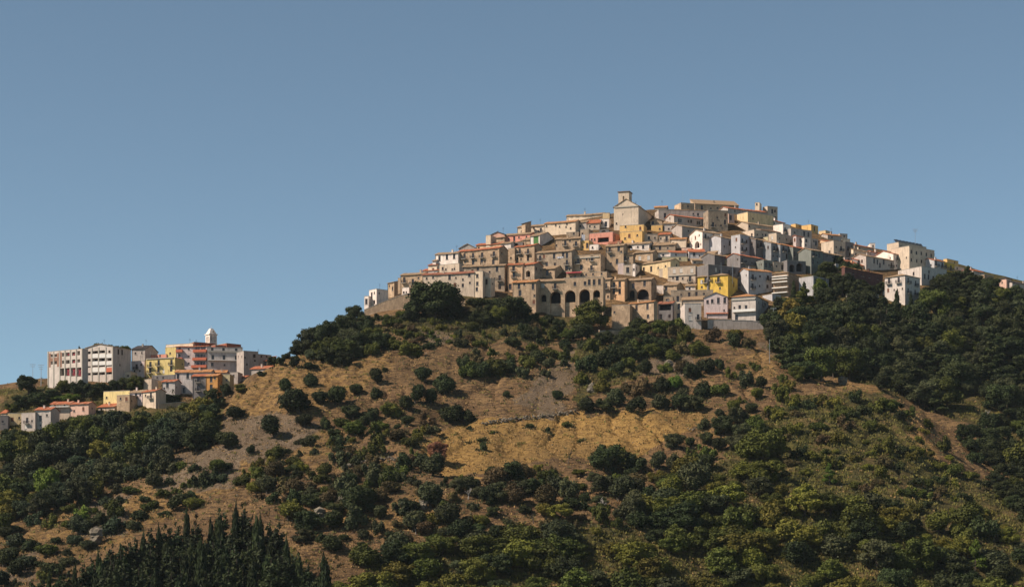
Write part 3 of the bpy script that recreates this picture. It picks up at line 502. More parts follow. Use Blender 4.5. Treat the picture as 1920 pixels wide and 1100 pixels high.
# ---------------------------------------------------------------- the houses, one line each:
# left eave x y | right eave x y | visible foot | side | wall | roof | windows // side windows | label      (all read off the photograph)
TOWN = """
692 544.5 706 541.5 575|22|wh|p|697,553_t 702,549_s 695,567 702,566 // |white flat roofed house at the far left tip of the main town
683 557 691 553.5 581|0|wh|p|687,565_t|low white annex on the cliff edge, leftmost building of the main town
727 532 739 527.5 553|7|st|s:tan:14|730,536_s 736,541|narrow stone house with mono-pitch roof between white tip house and long stone house
746 521.5 751 521 549|0|st|p||thin stone tower wall at the left end of the stone house with two balconies
751 518 793 511.5 552|0|st|g:tan|758,525_b 774,528_b 784.5,521_s 781.5,532 760,545_B|tan stone house with two balconies standing above the sloping ramp wall
754 540 767 538 556|0|wh|p|757,548_s|small white annex at the foot of the stone house above the ramp wall
792 516.5 889 510 553|0|be|g:mar|800,522_s 812,520_s 843,518_t 880,515 853,534_r 881,530_s 868,524_s|very long beige house with dark red roof behind the big round tree
792 509.5 824 503.5 513|0|wh|g:red||white house with bright red roof at the left edge above the long beige house
803 498 819 496 504|0|cr|s:mar||tiny cream shed with red roof left below the white end of the long balcony house
811 490 817 488 499|0|wh|s:tan||small white lean-to against the left gable of the white end house
816 479 859 472 501|0|wh|g:tan|824,484.5_t 838,481.5_t 851.5,479.5_t|bright white house with three tall windows at the left end of the upper terrace
859 472 936 464.5 498|16|st|g:red|871,480_b 887,479_b 904,478_b 926,476_b 872,491_s 887,491_D 903,491_D 925,491_D // 941,474_s|long stone house with four balconies in a row under a red roof
861 466 892 464.5 470|0|gr|F:tan:8||grey gabled roof peeping over the long stone house with four balconies
824 497 861 493.5 511|9|be|p|836,505_s 848,505_s 852,504_s|flat roofed beige block with three small windows below the bright white house
868 501 946 497 543|6|sg|g:tan|896,503 932,503.5_t 937,521_b 937,537_D 918,510_s|big rough grey stone house with tan roof beside the narrow peach tower house
889 509 905 508 558|13|cr|p|895,517 895,531.5 894,542 // 908,515|narrow cream tower with three windows one above another right of the trees
905 522.5 920 521 556|8|cr|p|912,528_t 909,536_s|low cream box with flat roof joined to the narrow cream tower
953 496.5 979.5 495.5 549|4|pe|g:red|963,503_b 963.5,515_b 966,528_s 957,537_t|tall peach coloured house with two balconies above one another left of the arcade
982 496.5 1002 494.5 525|16|sg|g:red|985,499_s 990,513_A8x12|stone house with one dark arch and red roof right of the tall peach house
1008 505.5 1040 503.5 521|19|st|g:tan|1014,511_s 1026,511_t|small stone house with dark right gable just above the arcade
961 530 1005 527 580|0|st|g:org|973,536_t 983,533_s 999.5,537_t 1002,554_s 1001,566_r 975,549_D|tan stone house with orange roof at the left end of the arcade
1062 514 1138 508.5 525|0|st|p|1090,516_s 1099,515_s 1078,518_s 1112,514_s 1128,513_s|low stone terrace row directly above the arcade parapet
1071.5 480.5 1126 477 511|10|st|p|1084,490_b 1100,486_s 1110,484.5_b 1090,501_t 1109,502_b 1075,501_s 1097,483_C52x2|big square stone block with shadowed right side in the middle of town
1136 462 1169 459.5 507|0|st|g:tan|1143,468_b 1160,466_t 1145.5,480_s 1145.5,494_s 1157,490_t 1165,472_s|tall rough stone house right of the big square stone block
1169 459.5 1217 455.5 468|0|wh|g:tan|1180,464_A12x9 1206,463 1196,463_s|white house with a dark arch behind the stone row in the middle of town
1159 478 1187 476 507|4|st|g:tan|1171,484_b 1164,490_s|stone house with one balcony and tan roof above the pink-white wall patch
1158.5 493.5 1169 493 514|0|pw|p||small blank pinkish white wall block under the one-balcony stone house
1169 497 1185 496.5 516|0|be|p|1177,506_B|plain beige low house with a single door right of the pinkish wall block
1190 475.5 1224 471.5 490|0|st|g:tan|1199.5,484_w 1216,483_w|stone house with two pale shuttered windows above the long cream-yellow house
1041 449.5 1088 445.5 469|0|st|g:tan|1060,456_b 1068.5,451_s 1080,457_b 1043,460_s|ochre stone house with two balconies left of the small orange house
1062 436 1085 434.5 444|4|sg|p|1076,438_s|grey stone roof room standing above the ochre stone house
1006 476 1072 468.5 507|0|sg|g:tan|1013,484_b 1020,481_r 1025,496_t 1039,480_t 1056,478_t 1063,479_t 1040,490_t 1063,492_b 1062,503_D 1068,505_s|long grey stone house hung with washing left of the big square block
965 463.5 1002 459.5 493|14|st|g:red|974.5,471_b 990,471_b 990,484_t 970,485_s 977,486_s|stone house with two high balconies and thin red roof below the pink strip
953 466 965 464.5 493|0|st|p|958,483.5_s|plain stone slice left of the thin red roofed house with two high balconies
994 442.5 1012 440.5 462|29|wh|g:tan|1005,450_G|white fronted house with green shutters and a large blank grey gable
946 442.5 994 437 453|0|pk|g:tan|954,448_s 973,445_s 987,444_s|salmon pink strip house with three tiny attic windows high on the left
913 448 946 443 455|0|st|g:tan||grey stone strip house left of the salmon pink strip house
911 442.5 920 440 452|0|cr|p||small cream cube on the skyline at upper left of the town
920 441 946 439 446|0|p2|F:drk:5||pinkish gable with dark roof edge on the skyline at upper left
893 461 940 455 467|0|pe|g:red||low orange-cream house with long red roof behind the four-balcony house
940 457 958 454.5 469|0|wh|g:tan|944,461_s|small white house with tan roof right of the long red roof
962 457 980 453 463|0|dk|p|968,457_A7x5|dark shaded terrace room below the pink strip house
980 452 995 448 458|0|st|s:tan||small grey stone wedge left of the white house with green shutters
970 428.5 1021 421 438|0|cr|g:tan|982,430_s 1001,427_s|cream long house on the upper left skyline, lower half of the long pair
1021 421 1079 414 440|0|cr|g:org|1025,424_s 1042,422_s 1063,420_s 1070,428_s|cream long house on the skyline with three tiny windows and orange roof
978 421 985 417.5 426|11|st|s:drk||small stone hump with dark lean-to on the left skyline
1062 406 1130 400.5 411|0|cr|g:tan||highest cream row with tan roof left of the church
1130 399.5 1143 399 410|0|cy|p||cream end wall touching the left side of the church
1079 418 1100 415 433|0|gr|g:tan|1088,424_s|pale grey house with tan roof left of the steep red roof
1100 418.5 1124 417 431|0|be|g:red:28|1115,425_s 1106,424_s|beige house with steep red roof left below the church
1124 411 1142 410 427|0|wh|p|1136,420_D 1128,418_s|white box with a dark door against the church wall
1088 430.5 1104 429 449|0|sg|p|1092,438_s|rough grey stone wall house above the small orange house
1124 431 1142 430.5 436|0|dk|p|1132,434_A9x4|dark shaded porch under the white box by the church
1088 452 1104 450 469|0|ye|p|1102,460_t 1093,463_s|small orange-yellow house hung with a white sheet left of the pink house
1105 438 1149 434.5 458|13|pk|p|1109.5,449_s 1115,449_s 1131,449.5_L21x9|salmon pink house with a wide shaded loggia
1105 459 1122 458 469|0|wh|p|1111,464_s|white lower wall block under the salmon pink loggia house
1141 459 1163 457.5 462|0|be|g:mar:30||beige low house with steep dark red roof right of the pink house
1162 423.5 1207 420.5 447|0|ye|p|1173,424_s|upper block of the large yellow house in front of the church
1163 436 1204 432.5 460|0|ye|p|1180,442_r 1172,447_s 1195,441_s|lower block of the large yellow house in front of the church
1179 447 1201 446 454|0|wh|h:red|1188,451_s|small white cabin with a red pyramid roof before the yellow house
1235 393 1327 396 414|0|gr|p|1247,404_t 1300,401_s|long low grey wall building right of the church on the ridge
1227 391 1250 390 394|0|be|g:org||orange roof just right behind the church nave
1264 404.5 1325 411.5 427|-16|gr|g:red|1275,413.5_W 1296,415 1310,418_W // 1256,409_s|grey house with bright red roof and cream left gable below the ridge
1328 394 1365 395.5 434|0|sg|p|1337,421_b 1352,423_s 1345,408_s|dark weathered square stone tower house on the upper ridge
1366 400 1377 401 418|0|p3|p|1370,408_t|narrow pinkish house with one tall window right of the dark stone tower house
1365 390 1437 398.5 405|0|gr|g:red|1378,396_s 1400,399_s|grey house with the longest red roof on the top ridge
1415.5 380 1424 379.5 393|2|cr|p|1419,383_s|little cream roof tower on the top ridge
1439 386.5 1458 388.5 404|-9|be|p|1448,396_t|beige skyline tower with a railing on its flat roof
1402 397.5 1450 405 421|-20|cy|p|1412,410_s|large blank cream wall house with sunlit left side high on the right
1403 419 1468 428.5 433|-25|be|g:tan|1405,424_s|beige terrace house with long tan roof under the blank cream house
1414 430.5 1440 435 445|-36|be|p|1420,440_s 1430,440_s|beige flat roofed house with long sunlit side beside white four-storey house
1388 439.5 1417 445 482|-17|bl|p|1392,452_b 1400,453 1409,454 1392,467_b 1400,467 1409,469|white house with six windows and a sunlit slanting left wall
1317 434.5 1352 438.5 470|-24|wh|g:tan|1338,443.5_b 1337,456_s // 1307,459_A9x13 1311,441_s|white house with one big sunlit archway in the upper right of town
1352 444 1385 451 474|0|bl|g:tan|1368,456_t 1382,457_t 1380,468_s 1358,462_s|bluish shaded house right of the archway house
1219 414 1242 413.5 421|0|st|F:tan:4|1224,418_t|small ochre stone gable room behind the red roofed porch
1221 423 1242 421.5 434|0|ye|p|1237,429_s|small yellow house directly right of the large yellow house
1244 418 1269 419.5 434|7|gr|g:tan|1254,429_s|grey house with tan roof right of the small yellow house
1279 424 1330 431 441|0|gr|g:tan|1291,433_s 1310,434_s|long grey house with tan roof sloping down to the right
1235 440 1256 439 456|6|be|g:red|1250,448_b 1239,447_s|small beige house with bright red roof and a balcony in mid-town
1206 439 1233 439.5 456|0|be|p|1217,446 1228,446_s|flat roofed beige house left of the small red roofed balcony house
1257 448.5 1286 447 465|3|cr|g:org|1262,456_s|plain cream house with reddish roof and blank front in mid-town
1222 460 1266 458 469|10|sg|g:tan|1237.5,463_t 1252,465_s|grey stone house with dark right gable in mid-town
1224 473.5 1256 472.5 483|0|wh|g:tan|1230,480_s 1243.5,478_s|low white house with two tiny windows in the centre of the right half
1257 472.5 1288 473.5 484|0|bl|g:red|1267.5,477.5_s|low pale blue house with thin red roof next to the low white one
1292 472 1321 472 487|0|bl|g:red:24|1301.5,476.5|pale blue house under the brightest red roof below the archway house
1278 467 1296 466.5 470|0|p3|p||peach roof room beside the brightest red roof
1321 477 1339 475 487|0|st|s:tan||small tan stone lean-to left of the dark roofed row
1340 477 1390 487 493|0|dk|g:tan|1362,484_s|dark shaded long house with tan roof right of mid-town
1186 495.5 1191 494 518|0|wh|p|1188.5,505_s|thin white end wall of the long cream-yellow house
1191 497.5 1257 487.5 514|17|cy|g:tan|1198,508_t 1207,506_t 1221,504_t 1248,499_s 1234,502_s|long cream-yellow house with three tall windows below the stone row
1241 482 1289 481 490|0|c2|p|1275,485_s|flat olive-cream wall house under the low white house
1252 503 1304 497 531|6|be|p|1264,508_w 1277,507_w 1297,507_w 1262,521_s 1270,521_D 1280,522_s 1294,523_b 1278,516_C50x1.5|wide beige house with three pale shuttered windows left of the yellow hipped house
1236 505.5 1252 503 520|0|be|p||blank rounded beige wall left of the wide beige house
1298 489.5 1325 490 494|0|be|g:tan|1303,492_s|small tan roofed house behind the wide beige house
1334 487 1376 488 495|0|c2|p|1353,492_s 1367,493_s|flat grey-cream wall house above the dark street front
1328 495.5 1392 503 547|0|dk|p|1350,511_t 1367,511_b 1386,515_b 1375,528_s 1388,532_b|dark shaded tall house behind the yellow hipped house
1307 517.5 1365 517.5 556|18|yo|h:tan|1323,525_b 1329.5,522_s 1347,524_b 1350,540_s 1316,538_s // 1376,533_t|bright yellow house with tan hipped roof
1221 536 1244 535 550|0|wh|p|1229,542_b|white square front with one balcony left of the stone house with dark gable
1244 535 1269 533.5 561|13|st|g:tan|1249,541 1256,558|stone house with dark right gable in front of the wide beige house
1244 556 1262 555.5 578|0|st|p|1250,562_s|small stone block under the stone house with dark gable
1258 545 1337 543.5 568|0|sg|p|1271,560_t 1320,551_s 1262,560_s|long low grey stone building in front of the yellow hipped house
1260 566 1278 565.5 598|0|cr|p|1273,574_t 1272,592_t|cream wall slice with one tall window left of the narrow cream tower by the bushes
1285 536 1304 535 545|0|wh|g:tan|1293,541_s|tiny white house with tan roof left below the bright yellow house
1310 540 1336 539 546|10|gr|g:org|1318,543_s|tiny grey house with bright orange roof at the foot of the yellow house
1279 562 1319 560.5 572|0|be|s:tan:32||beige house with a broad steep grey-tan roof above the narrow cream tower
1284 569 1315 568.5 616|-9|w2|p|1293.5,581_r 1294,596_w // 1279,600_s|narrow cream tower house with two windows above the bare slope
1320 558 1364 556.5 596|0|pw|F:tan:9|1335.5,564.5 1347,560.5_t 1359,560.5_t|white gabled house with three windows near the lower right edge
1371 556.5 1417 555.5 602|24|w2|h:org|1387,575.5 1399,575.5 1377,577_s 1381,595_D 1402,582_H42x5 1394,561_C44x3 // 1430,566_b 1429,598_s|white house with long terrace and orange roof at the lower right edge
1325 588 1364 587 597|0|pw|s:red:24||low outbuilding with reddish lean-to roof before the white gabled house
1180 569.5 1226 564.5 617|7|st|g:org|1193.5,577_t 1214,574.5_t 1215,593 1214.5,611_s 1195,598_s|tall stone house with orange roof and five windows at the lower edge
1234 569.5 1261 568 601|0|dk|g:mar|1247,576_L22x11 1239,594_D|grey house with an open shaded loft beside the tall stone house
1178 526.5 1221 523 565|0|br|g:tan|1187.5,535_t 1208.5,531_t 1183,554_A11x20 1205,552_A23x20|brown stone house with two large blind arches
1144 526 1171 524 563|8|pf|g:tan|1151.5,534_b 1162,533_t 1151,546_t 1162,546_t 1155,557_A5x10 1167,556_A5x10|peach tall house with slim windows between arcade and blind arches
1128 525.5 1144 522.5 562|0|st|g:tan|1136,536_b 1134,549_s 1140,556_s|tan stone house front at the right end of the arcade
1147 573 1181 571 617|0|st|p|1152,585_s|blank rough stone substructure below the peach tall house
1403.5 506.5 1448 510.5 550|0|bl|g:org|1411.5,519_b 1425,518_s 1440,521_b 1411,536_b 1424.5,536_s 1439,537|pale blue-grey house with orange roof and two balconies in the shaded part
1449 513 1478 512 555|32|br|h:tan|1457,522_s 1463,518.5_H29x1.6 1463,523_H29x1.6 1463,529_H29x1.6 1463,539.5_H29x1.6 1463,549_H29x1.6|brown building wrapped in pale horizontal scaffold boards
1448 551 1464 553 563|0|bl|p|1456,557_s|small low bluish shed below the scaffolded building
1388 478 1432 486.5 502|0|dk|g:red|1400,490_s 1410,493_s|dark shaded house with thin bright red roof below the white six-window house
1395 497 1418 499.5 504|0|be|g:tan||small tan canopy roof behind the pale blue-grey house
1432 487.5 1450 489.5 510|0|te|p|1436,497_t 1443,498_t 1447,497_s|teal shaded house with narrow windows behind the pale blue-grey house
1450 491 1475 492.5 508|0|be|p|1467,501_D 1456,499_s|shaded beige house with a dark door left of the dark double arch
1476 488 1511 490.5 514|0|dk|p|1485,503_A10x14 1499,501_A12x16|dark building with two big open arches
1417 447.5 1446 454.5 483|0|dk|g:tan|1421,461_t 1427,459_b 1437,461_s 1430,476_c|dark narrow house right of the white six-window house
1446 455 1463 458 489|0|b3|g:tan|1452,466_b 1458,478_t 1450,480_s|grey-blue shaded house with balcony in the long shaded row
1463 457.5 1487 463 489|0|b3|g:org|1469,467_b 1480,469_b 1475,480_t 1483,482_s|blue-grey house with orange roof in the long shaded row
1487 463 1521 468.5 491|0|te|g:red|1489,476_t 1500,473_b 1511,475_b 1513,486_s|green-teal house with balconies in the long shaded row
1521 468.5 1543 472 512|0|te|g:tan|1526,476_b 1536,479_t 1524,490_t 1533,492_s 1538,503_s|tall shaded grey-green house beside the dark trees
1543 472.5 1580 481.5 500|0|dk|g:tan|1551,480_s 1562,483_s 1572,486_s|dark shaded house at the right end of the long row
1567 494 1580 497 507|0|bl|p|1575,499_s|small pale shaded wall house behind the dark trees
1563 451 1585 454.5 484|0|cn|p|1577,466_b 1568,463_s|olive-beige tall house with one balcony near the right skyline
1585 452 1601 456.5 482|0|dk|p|1590,466_t|tall dark shaded house front beside the olive-beige one
1576 448 1594 449.5 452|0|cr|p||small cream roof room on top of the tall dark house
1493 442 1506 444.5 462|-6|pw|g:red|1500,449_s|pinkish house with thin red roof and bright left corner
1508 445.5 1520 446.5 467|0|wh|p|1512,451 1511,459_s|bright white narrow house in the upper right cluster
1483 428 1522 433 448|0|gr|p|1508,438_t 1490,436_s|wide grey house with dark cornice below the yellow skyline houses
1492 419.5 1508 424 428|-9|ye|p|1500,424_s|low yellow house on the skyline, left one of two
1521 420.5 1534 424.5 437|-18|ye|p|1527,429_t|orange-yellow cube on the skyline with sunlit left wall
1548 431 1560 436 441|-13|cy|p||cream wedge house on the right skyline past the orange cube
1550 452.5 1563 454.5 461|-21|pe|g:red|1556,458_s // 1540,452_s|yellow gabled house with red roof on the upper right
1522 447.5 1534 449 468|0|gr|p|1526,452_s 1530,456_t|narrow grey house left of the yellow gabled house
1534 464 1563 467 472|0|be|g:tan|1545,469_s|low beige house with tan roof below the yellow gabled house
1552 440 1577 442.5 450|0|gr|g:org|1560,445_s|grey house with thin orange roof on the right skyline
1575 438 1589 439 447|0|gr|p|1583,443_s|plain grey block on the right skyline above the tall dark house
1450 413.5 1472 418.5 425|0|wh|g:mar|1452,419_s|white house with dark red roof right of the blank cream house
1468 420 1482 423.5 441|-18|wh|p|1472,431_b 1478,434_t|white house with sunlit left wall and blue-shaded balcony on upper right slope
1456 436.5 1486 443.5 457|-15|cn|p|1475,449_s 1462,447_s|shaded house with bright cream left wall beneath the wide grey one
1440 443.5 1447 444.5 451|-15|c2|p||little olive-cream room beside the dark narrow house
1427 430.5 1468 436.5 440|0|be|g:brn|1440,434_s|beige house with brown roof under the long tan roof
1602 459 1637 466 471|0|be|g:mar|1612,465_s|beige house with dark red roof right of the tall dark house
1600 466.5 1632 474 485|0|cr|g:tan|1614,479_A9x8|cream house with a large shaded opening on the right slope
1632 471 1657 476 484|-6|wh|g:red:24|1647,478_s|white house with wide red roof on the right slope
1632 456 1641 456 465|-10|wh|p|1637,461_s|small white roof tower on the right skyline
1624 479 1675 489.5 506|0|gr|g:tan|1639,489_t 1650,497_t 1657,490_t 1667,497_s|long grey shaded house below the white house with red roof
1584 482.5 1608 485 495|0|gr|p|1591,488 1602,489_s|grey house with dark coping at the foot of the tall dark house
1608 485.5 1637 494 500|0|dk|g:red|1613,491_t|shaded house with long red roof right of the dark trees
1584 495 1620 499.5 502|0|pe|s:red:26||low orange roofed shed behind the dark trees
1622 497.5 1637 499.5 505|0|gr|p|1628,501_s|small grey block below the long red roof
1675 475.5 1705 481 504|-37|wh|g:red|1682.5,484_b 1695.5,487_b 1681,498_s 1690,499_s|white house with wide sunlit left wall beside the big beige building
1705 461 1752 470 510|-34|cn|p|1709,472 1718.5,474 1727.5,475 1737,477 1746,479 1709,487 1719,489 1728,490 1737,491 1746,493|big beige building with two rows of five windows on the right skyline
1752 487.5 1770 490.5 514|0|bl|g:red|1755.5,494.5_b 1767,497_b 1755,508_s 1766,509_s|narrow white house right of the big beige building
1770 491 1790 494.5 510|0|yo|p|1774,500_b 1783,502_b|olive yellow house with balcony near the right end of the skyline
1776 485 1797 490 499|-7|ye|p|1790,492_s|small yellow upper storey on the right skyline
1790 499.5 1808 502.5 507|0|cr|p|1795,503_s|low cream parapet house beside the dark conifer
1825 506.5 1845 511 521|0|gr|g:red||grey house with thin reddish roof half hidden by trees at the right end
1846 512.5 1863 520 534|0|br|p|1852,522_s|brown stone building end at the right of the skyline
1728 499.5 1775 506 533|-44|w2|p|1734,518_t 1741,519_t 1750,522_t 1764,520_t // 1713,513|large white flat roofed hall below the big beige building
1697 516 1725 522 570|-38|w2|h:tan|1703,526_b 1717,531_b 1703,545_b 1716,548_b 1716,566_s // 1685,525_b 1667,527_b|white villa with hipped tan roof standing among the trees
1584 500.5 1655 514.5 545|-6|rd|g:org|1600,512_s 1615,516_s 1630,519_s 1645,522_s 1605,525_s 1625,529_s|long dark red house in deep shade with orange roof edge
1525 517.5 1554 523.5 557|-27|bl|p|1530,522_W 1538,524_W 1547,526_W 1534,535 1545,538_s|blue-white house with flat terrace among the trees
1887 521.5 1896 523.5 548|-18|p3|h:drk||cream tower house with dark roof at the far right edge
1898 529 1945 537 550|0|gr|g:drk|1910,536_s|long grey-blue house at the far right edge
1870 536 1876 537 548|-13|cr|p||low cream wall house left of the far right tower house
"""
TOWN += """1277 380 1302 382 392|0|st|p|1290,387_s|ruined brown castle wall block with a mast on the summit
1303 381.5 1385 385.5 393|0|st|s:tan:24|1316,389_t 1345,390_s|long grey castle wall under a broad sunlit roof on the summit
"""
VILLAGE = """
247 654.5 272 653.5 676|24|gr|g:drk|254,662_s|grey hall with dark roof behind the old school block
246 678 271 675.5 706|0|pw|p|256,687_b 264.5,683.5_s 252,695_s 262,695_s|pinkish white house with one balcony between school and yellow house
265 667.5 312 662.5 676|0|pk|p|272,669_s 300,666_s|pink house behind the yellow house in the left village
274 673.5 328 669.5 708|0|yl|p|282,683_b 297.5,680_b 321.5,679_b 281.5,694_b 297,693_b 321,691_D 300,671.5_C50x1.5|bright yellow three-storey house with balconies in the left village
310 652 330 649.5 670|0|yl|p|319,662_s|upper yellow block joined to the pink-banded apartment house
311 648 362 642 651|0|cr|p||cream roof terrace storey with plants on top of the left village
330 650 388 648.5 694|0|pw|g:red:10|337,654 354,654_s 370,653_W 381,653_W 336,667 354,668_s 370,667_W 380,667_W 336,682 354,681_s 369,681_W 380,681_W 337,658_R12x5 375.5,658_R25x5 337,673_R12x5 375,673_R26x5 337,687_R11x4 374,687_R28x5|apartment house with salmon red balcony bands in the left village
389 650.5 455 652 700|0|w3|p|398,654 419,655 443,656 399,670_t 420,670_t 443,671_t 398,683 421,684_s 445,684_s 422,659_C65x3 422,675.5_H64x1.6|long grey apartment block with dark cornice line below the white bell tower
364 641 404 644 650|0|rb|p|375,646_s|dark red attic storey on the banded apartment house
404 646.5 454 651 652|0|rb|p||dark red attic strip on the long grey apartment block
425 643 452 646.5 649|0|rb|p||small red roof room at the right end of the apartment attic
457 657.5 484 659.5 702|0|gr|p|477,667 457.5,670_s 478,676_s 463,683_s|grey flat roofed house right of the long grey apartment block
484 663.5 509 666 674|0|gr|p|490,668_s 500,668_s|low grey house partly behind the bare hill shoulder
478 678 502 675 690|0|st|s:red|498,681_t|small stone hut with reddish lean-to roof at the hill shoulder
467 683 478 682 694|0|wh|F:tan:3||tiny white gable beside the stone hut at the hill shoulder
470 692.5 503 689 698|0|gr|g:red||low house with red roof right above the dry hill edge
328 697.5 395 696.5 740|0|w3|g:org|334,705_t 352,704_t 334,719_t 335,730_s 345,731_D 368,704_s|wide white-grey house with old tiled roof under the banded apartment house
395 698 424 698 706|0|gr|g:org||small house with bright orange roof in the lower left village
304 715.5 328 714.5 742|0|w3|g:red|314,720_t 316,731_D 308,728_s|white house with bright red roof beside the palm tree
361 705 386 704.5 748|0|dk|g:red|372,711_b 372,727_b|narrow grey house with reddish roof left of the orange house
386 704.5 408 703.5 748|0|or|g:org|396,709_t 403,708_s 396,726_D|orange house with orange roof in the lower left village
408 702 431 701.5 742|0|c2|p|418,724_W 425,712_s|olive grey flat house right of the orange house
431 698 446 697.5 720|0|gr|p|438,704_s|small shaded grey house right of the olive grey one
447 708.5 460 706.5 714|0|be|g:red||tiny red roofed house at the hill edge
261 712.5 284 710.5 734|12|be|p|267.5,722_t|beige flat roofed house left of the palm tree
285 704.5 327 702 714|0|dk|p|295,708_s 306,708_s|dark glazed veranda below the bright yellow house
230 697.5 245 696.5 712|0|cr|p|233,701_s 240,704_s|small cream house right of the old school
194 734.5 243 731.5 760|0|y2|p|200,745_s 205,755_s|pale yellow flat roofed house in the lower left village
219 741.5 243 739.5 770|0|st|p|226,747_s 237,748_r|brown stone flat house before the pale yellow one
243 736 267 734.5 762|0|pw|g:tan|255,741_b 263,740_s|white house with outside balcony left of the grey gabled house
267 735 292 732.5 764|19|cn|g:red|283,741_b 273,741_s|cream-grey house with bright red roof and dark right gable
183 764.5 215 760.5 770|0|be|s:red|190,767_s|low shed with red roof left of the brown stone flat house
66 768.5 95 767.5 804|0|w2|g:red|76,784_t 88,778_s 76,797_s|white house with red roof at the lower far left
95 757.5 131 756.5 788|0|be|g:red|103,759.5_s 121,759_s 104,779_t 113,762.5_H36x1.6|beige house with red roof and white balcony slab at the far left
131 757.5 166 756 786|14|p3|g:red|139,770_s|salmon house with red roof at the lower left
14 774.5 40 774.5 797|0|cy|p|23,786_r 36,783_s|low ochre house with brown shutter at the far left
0 779 15 779 806|4|dk|p|5,790_s|dark grey house cut by the left picture edge
40 775 66 772.5 808|0|gr|p|51,788_b 60,789_s|grey weathered house left of the white house at the far left
2 775 12 774 780|0|be|s:red:26||tiny red roof behind the far left houses
"""
def table(txt, group):
    for ln in txt.strip().split('\n'):
        c = ln.split('|'); x0, y0, x1, y1, yb = map(float, c[0].split()); w = c[4].split('//')
        house('house', 'house', x0, y0, x1, y1, yb, float(c[1]), c[2], c[3], (w[0].replace('_c', '_s'), w[1] if len(w) > 1 else ''), c[5], group)
table(TOWN, 'houses of the hill town'); table(VILLAGE, 'houses of the left village')
# ---------------------------------------------------------------- buildings with a shape of their own
G1 = 'houses of the hill town'
h1 = house('arcaded_house', 'house', 1006, 527.5, 1057, 525.6, 590, 0, 'st', 'g:tan', ('1019.5,558.5_V10x13 1041.5,557_V20x22 1018,535_w 1041,536_b', ''), 'tan stone arcade house with tan roof, left third of the great arches', G1)
h2 = house('arcaded_house', 'house', 1057.2, 521.5, 1131, 518.8, 590, 0, 'st', 'p', ('1069,555_V20x22 1096,554_V20x24 1118.5,550_V13x13 1078,532 1097,531 1105,529_t 1114,529_t 1124,528_t', ''), 'long stone arcade with terrace, right part with three great dark arches', G1, plane=(h1['P1'], h1['r']), dep=7)
ch = house('church', 'church', 1151, 388.5, 1197, 385.5, 433, 40, 'cn', 'F:tan:14', ('1168,402_A2x4 1156,419_s 1174,387.5_C44x2', '1215,410_s 1228,412_s'), 'plain pale church with gabled front and square bell tower on the ridge')
xa, zt, _ = ch['loc'](1157, 359); xb = ch['loc'](1177, 359)[0]; zl = ch['H']; ya = 2.0; wt = xb-xa
mb = MB(); hol = [(wt*.4, wt*.4+.75, zt-4.3, zt-1.6, True)]
T1 = lambda x, y, z: (xa+x, ya+y, z); T2 = lambda x, y, z: (xa+wt-y, ya+x, z); T3 = lambda x, y, z: (xa+y, ya+x, z)
for T_ in (T1, T2, T3):
    for q in profile(wt, lambda x: zt, hol, [], zl-1.0): mb.face([T_(x, 0, z) for x, z in q])
    reveals(mb, T_, hol, lambda *a: .7)
mb.face([(xa,ya+wt,zl-1),(xa+wt,ya+wt,zl-1),(xa+wt,ya+wt,zt),(xa,ya+wt,zt)])
bt = mb.build('bell_tower', [ch['mw'], M_dark], ch['root'])
mb = MB(); mb.box(xa-.3, xa+wt+.3, ya-.3, ya+wt+.3, zt+.002, zt+.3); c = (xa+wt/2, ya+wt/2, zt+.9); e = [(xa-.2,ya-.2,zt+.3),(xa+wt+.2,ya-.2,zt+.3),(xa+wt+.2,ya+wt+.2,zt+.3),(xa-.2,ya+wt+.2,zt+.3)]
for k in range(4): mb.face([e[k], e[(k+1) % 4], c])
mb.build('tower_roof', [RM['brn']], bt)
mb = MB(); mb.box(xa-.12, xa+wt+.12, ya-.12, ya+wt+.12, zt-5.0, zt-4.75); mb.build('string_course', [M_conc], bt)
# --- old school, two halves
M_brick = wallmat('wall_brickpanel', (.30,.17,.12)); M_net = plain('red_netting', (.22,.04,.05))
s1 = house('school_building', 'school', 89, 659.5, 155, 653.5, 730, 0, 'w2', 'p', ('97.5,666.5_O4.5x5.5 104.5,666_O4.5x5.5 97.5,680_O4.5x6 104.5,679.5_O4.5x6 118.5,664.5_O4.5x7 127,664_O7x7 138,663_O6x7 147.5,661.5_O5x8 118.5,678.5_O4.5x6 127,678_O7x7 138,677_O6x7 147.5,676_O5x6 116,697_O8x14 126.5,697_O8x15 137.5,697_O8x16 148.5,697_O8x17', ''), 'derelict concrete school block with brown brick panels and red netting, left half', 'blocks of the old school', dep=2.8)
s2 = house('school_building', 'school', 161, 652.5, 212.5, 649, 716, 33, 'w2', 'F:tan:6', ('178.5,660_O10.5x5 191.5,659_O10.5x5 205,659_O4x5 166,661_O8x5 178.5,674.5_O10.5x5.5 191.5,674_O10.5x5.5 205,673.5_O8x5 166,675_O8x5 178.5,686.5_O10.5x2.5 191.5,686_O10.5x2.5 205,685_O10x2.5 166,687.5_O8x2.5 178.5,700.5_O10.5x4.5 191.5,700_O10.5x4.5 205,699_O10.5x4.5 166,701_O8x4.5', '222,659_t 229,660_t 225,684_s'), 'derelict concrete school block with long window bands and gabled top, right half', 'blocks of the old school')
s3 = house('school_building', 'school', 155.2, 654, 161, 653.6, 726, 0, 'dk', 'p', ('', ''), 'narrow recessed bay joining the two derelict school halves, shade put into dark walls', 'blocks of the old school', dep=9, plane=(s2['P0']+Vector((-.3, 1.2)), s2['r']))  # recessed bay built as a block, its shade put into the wall colour
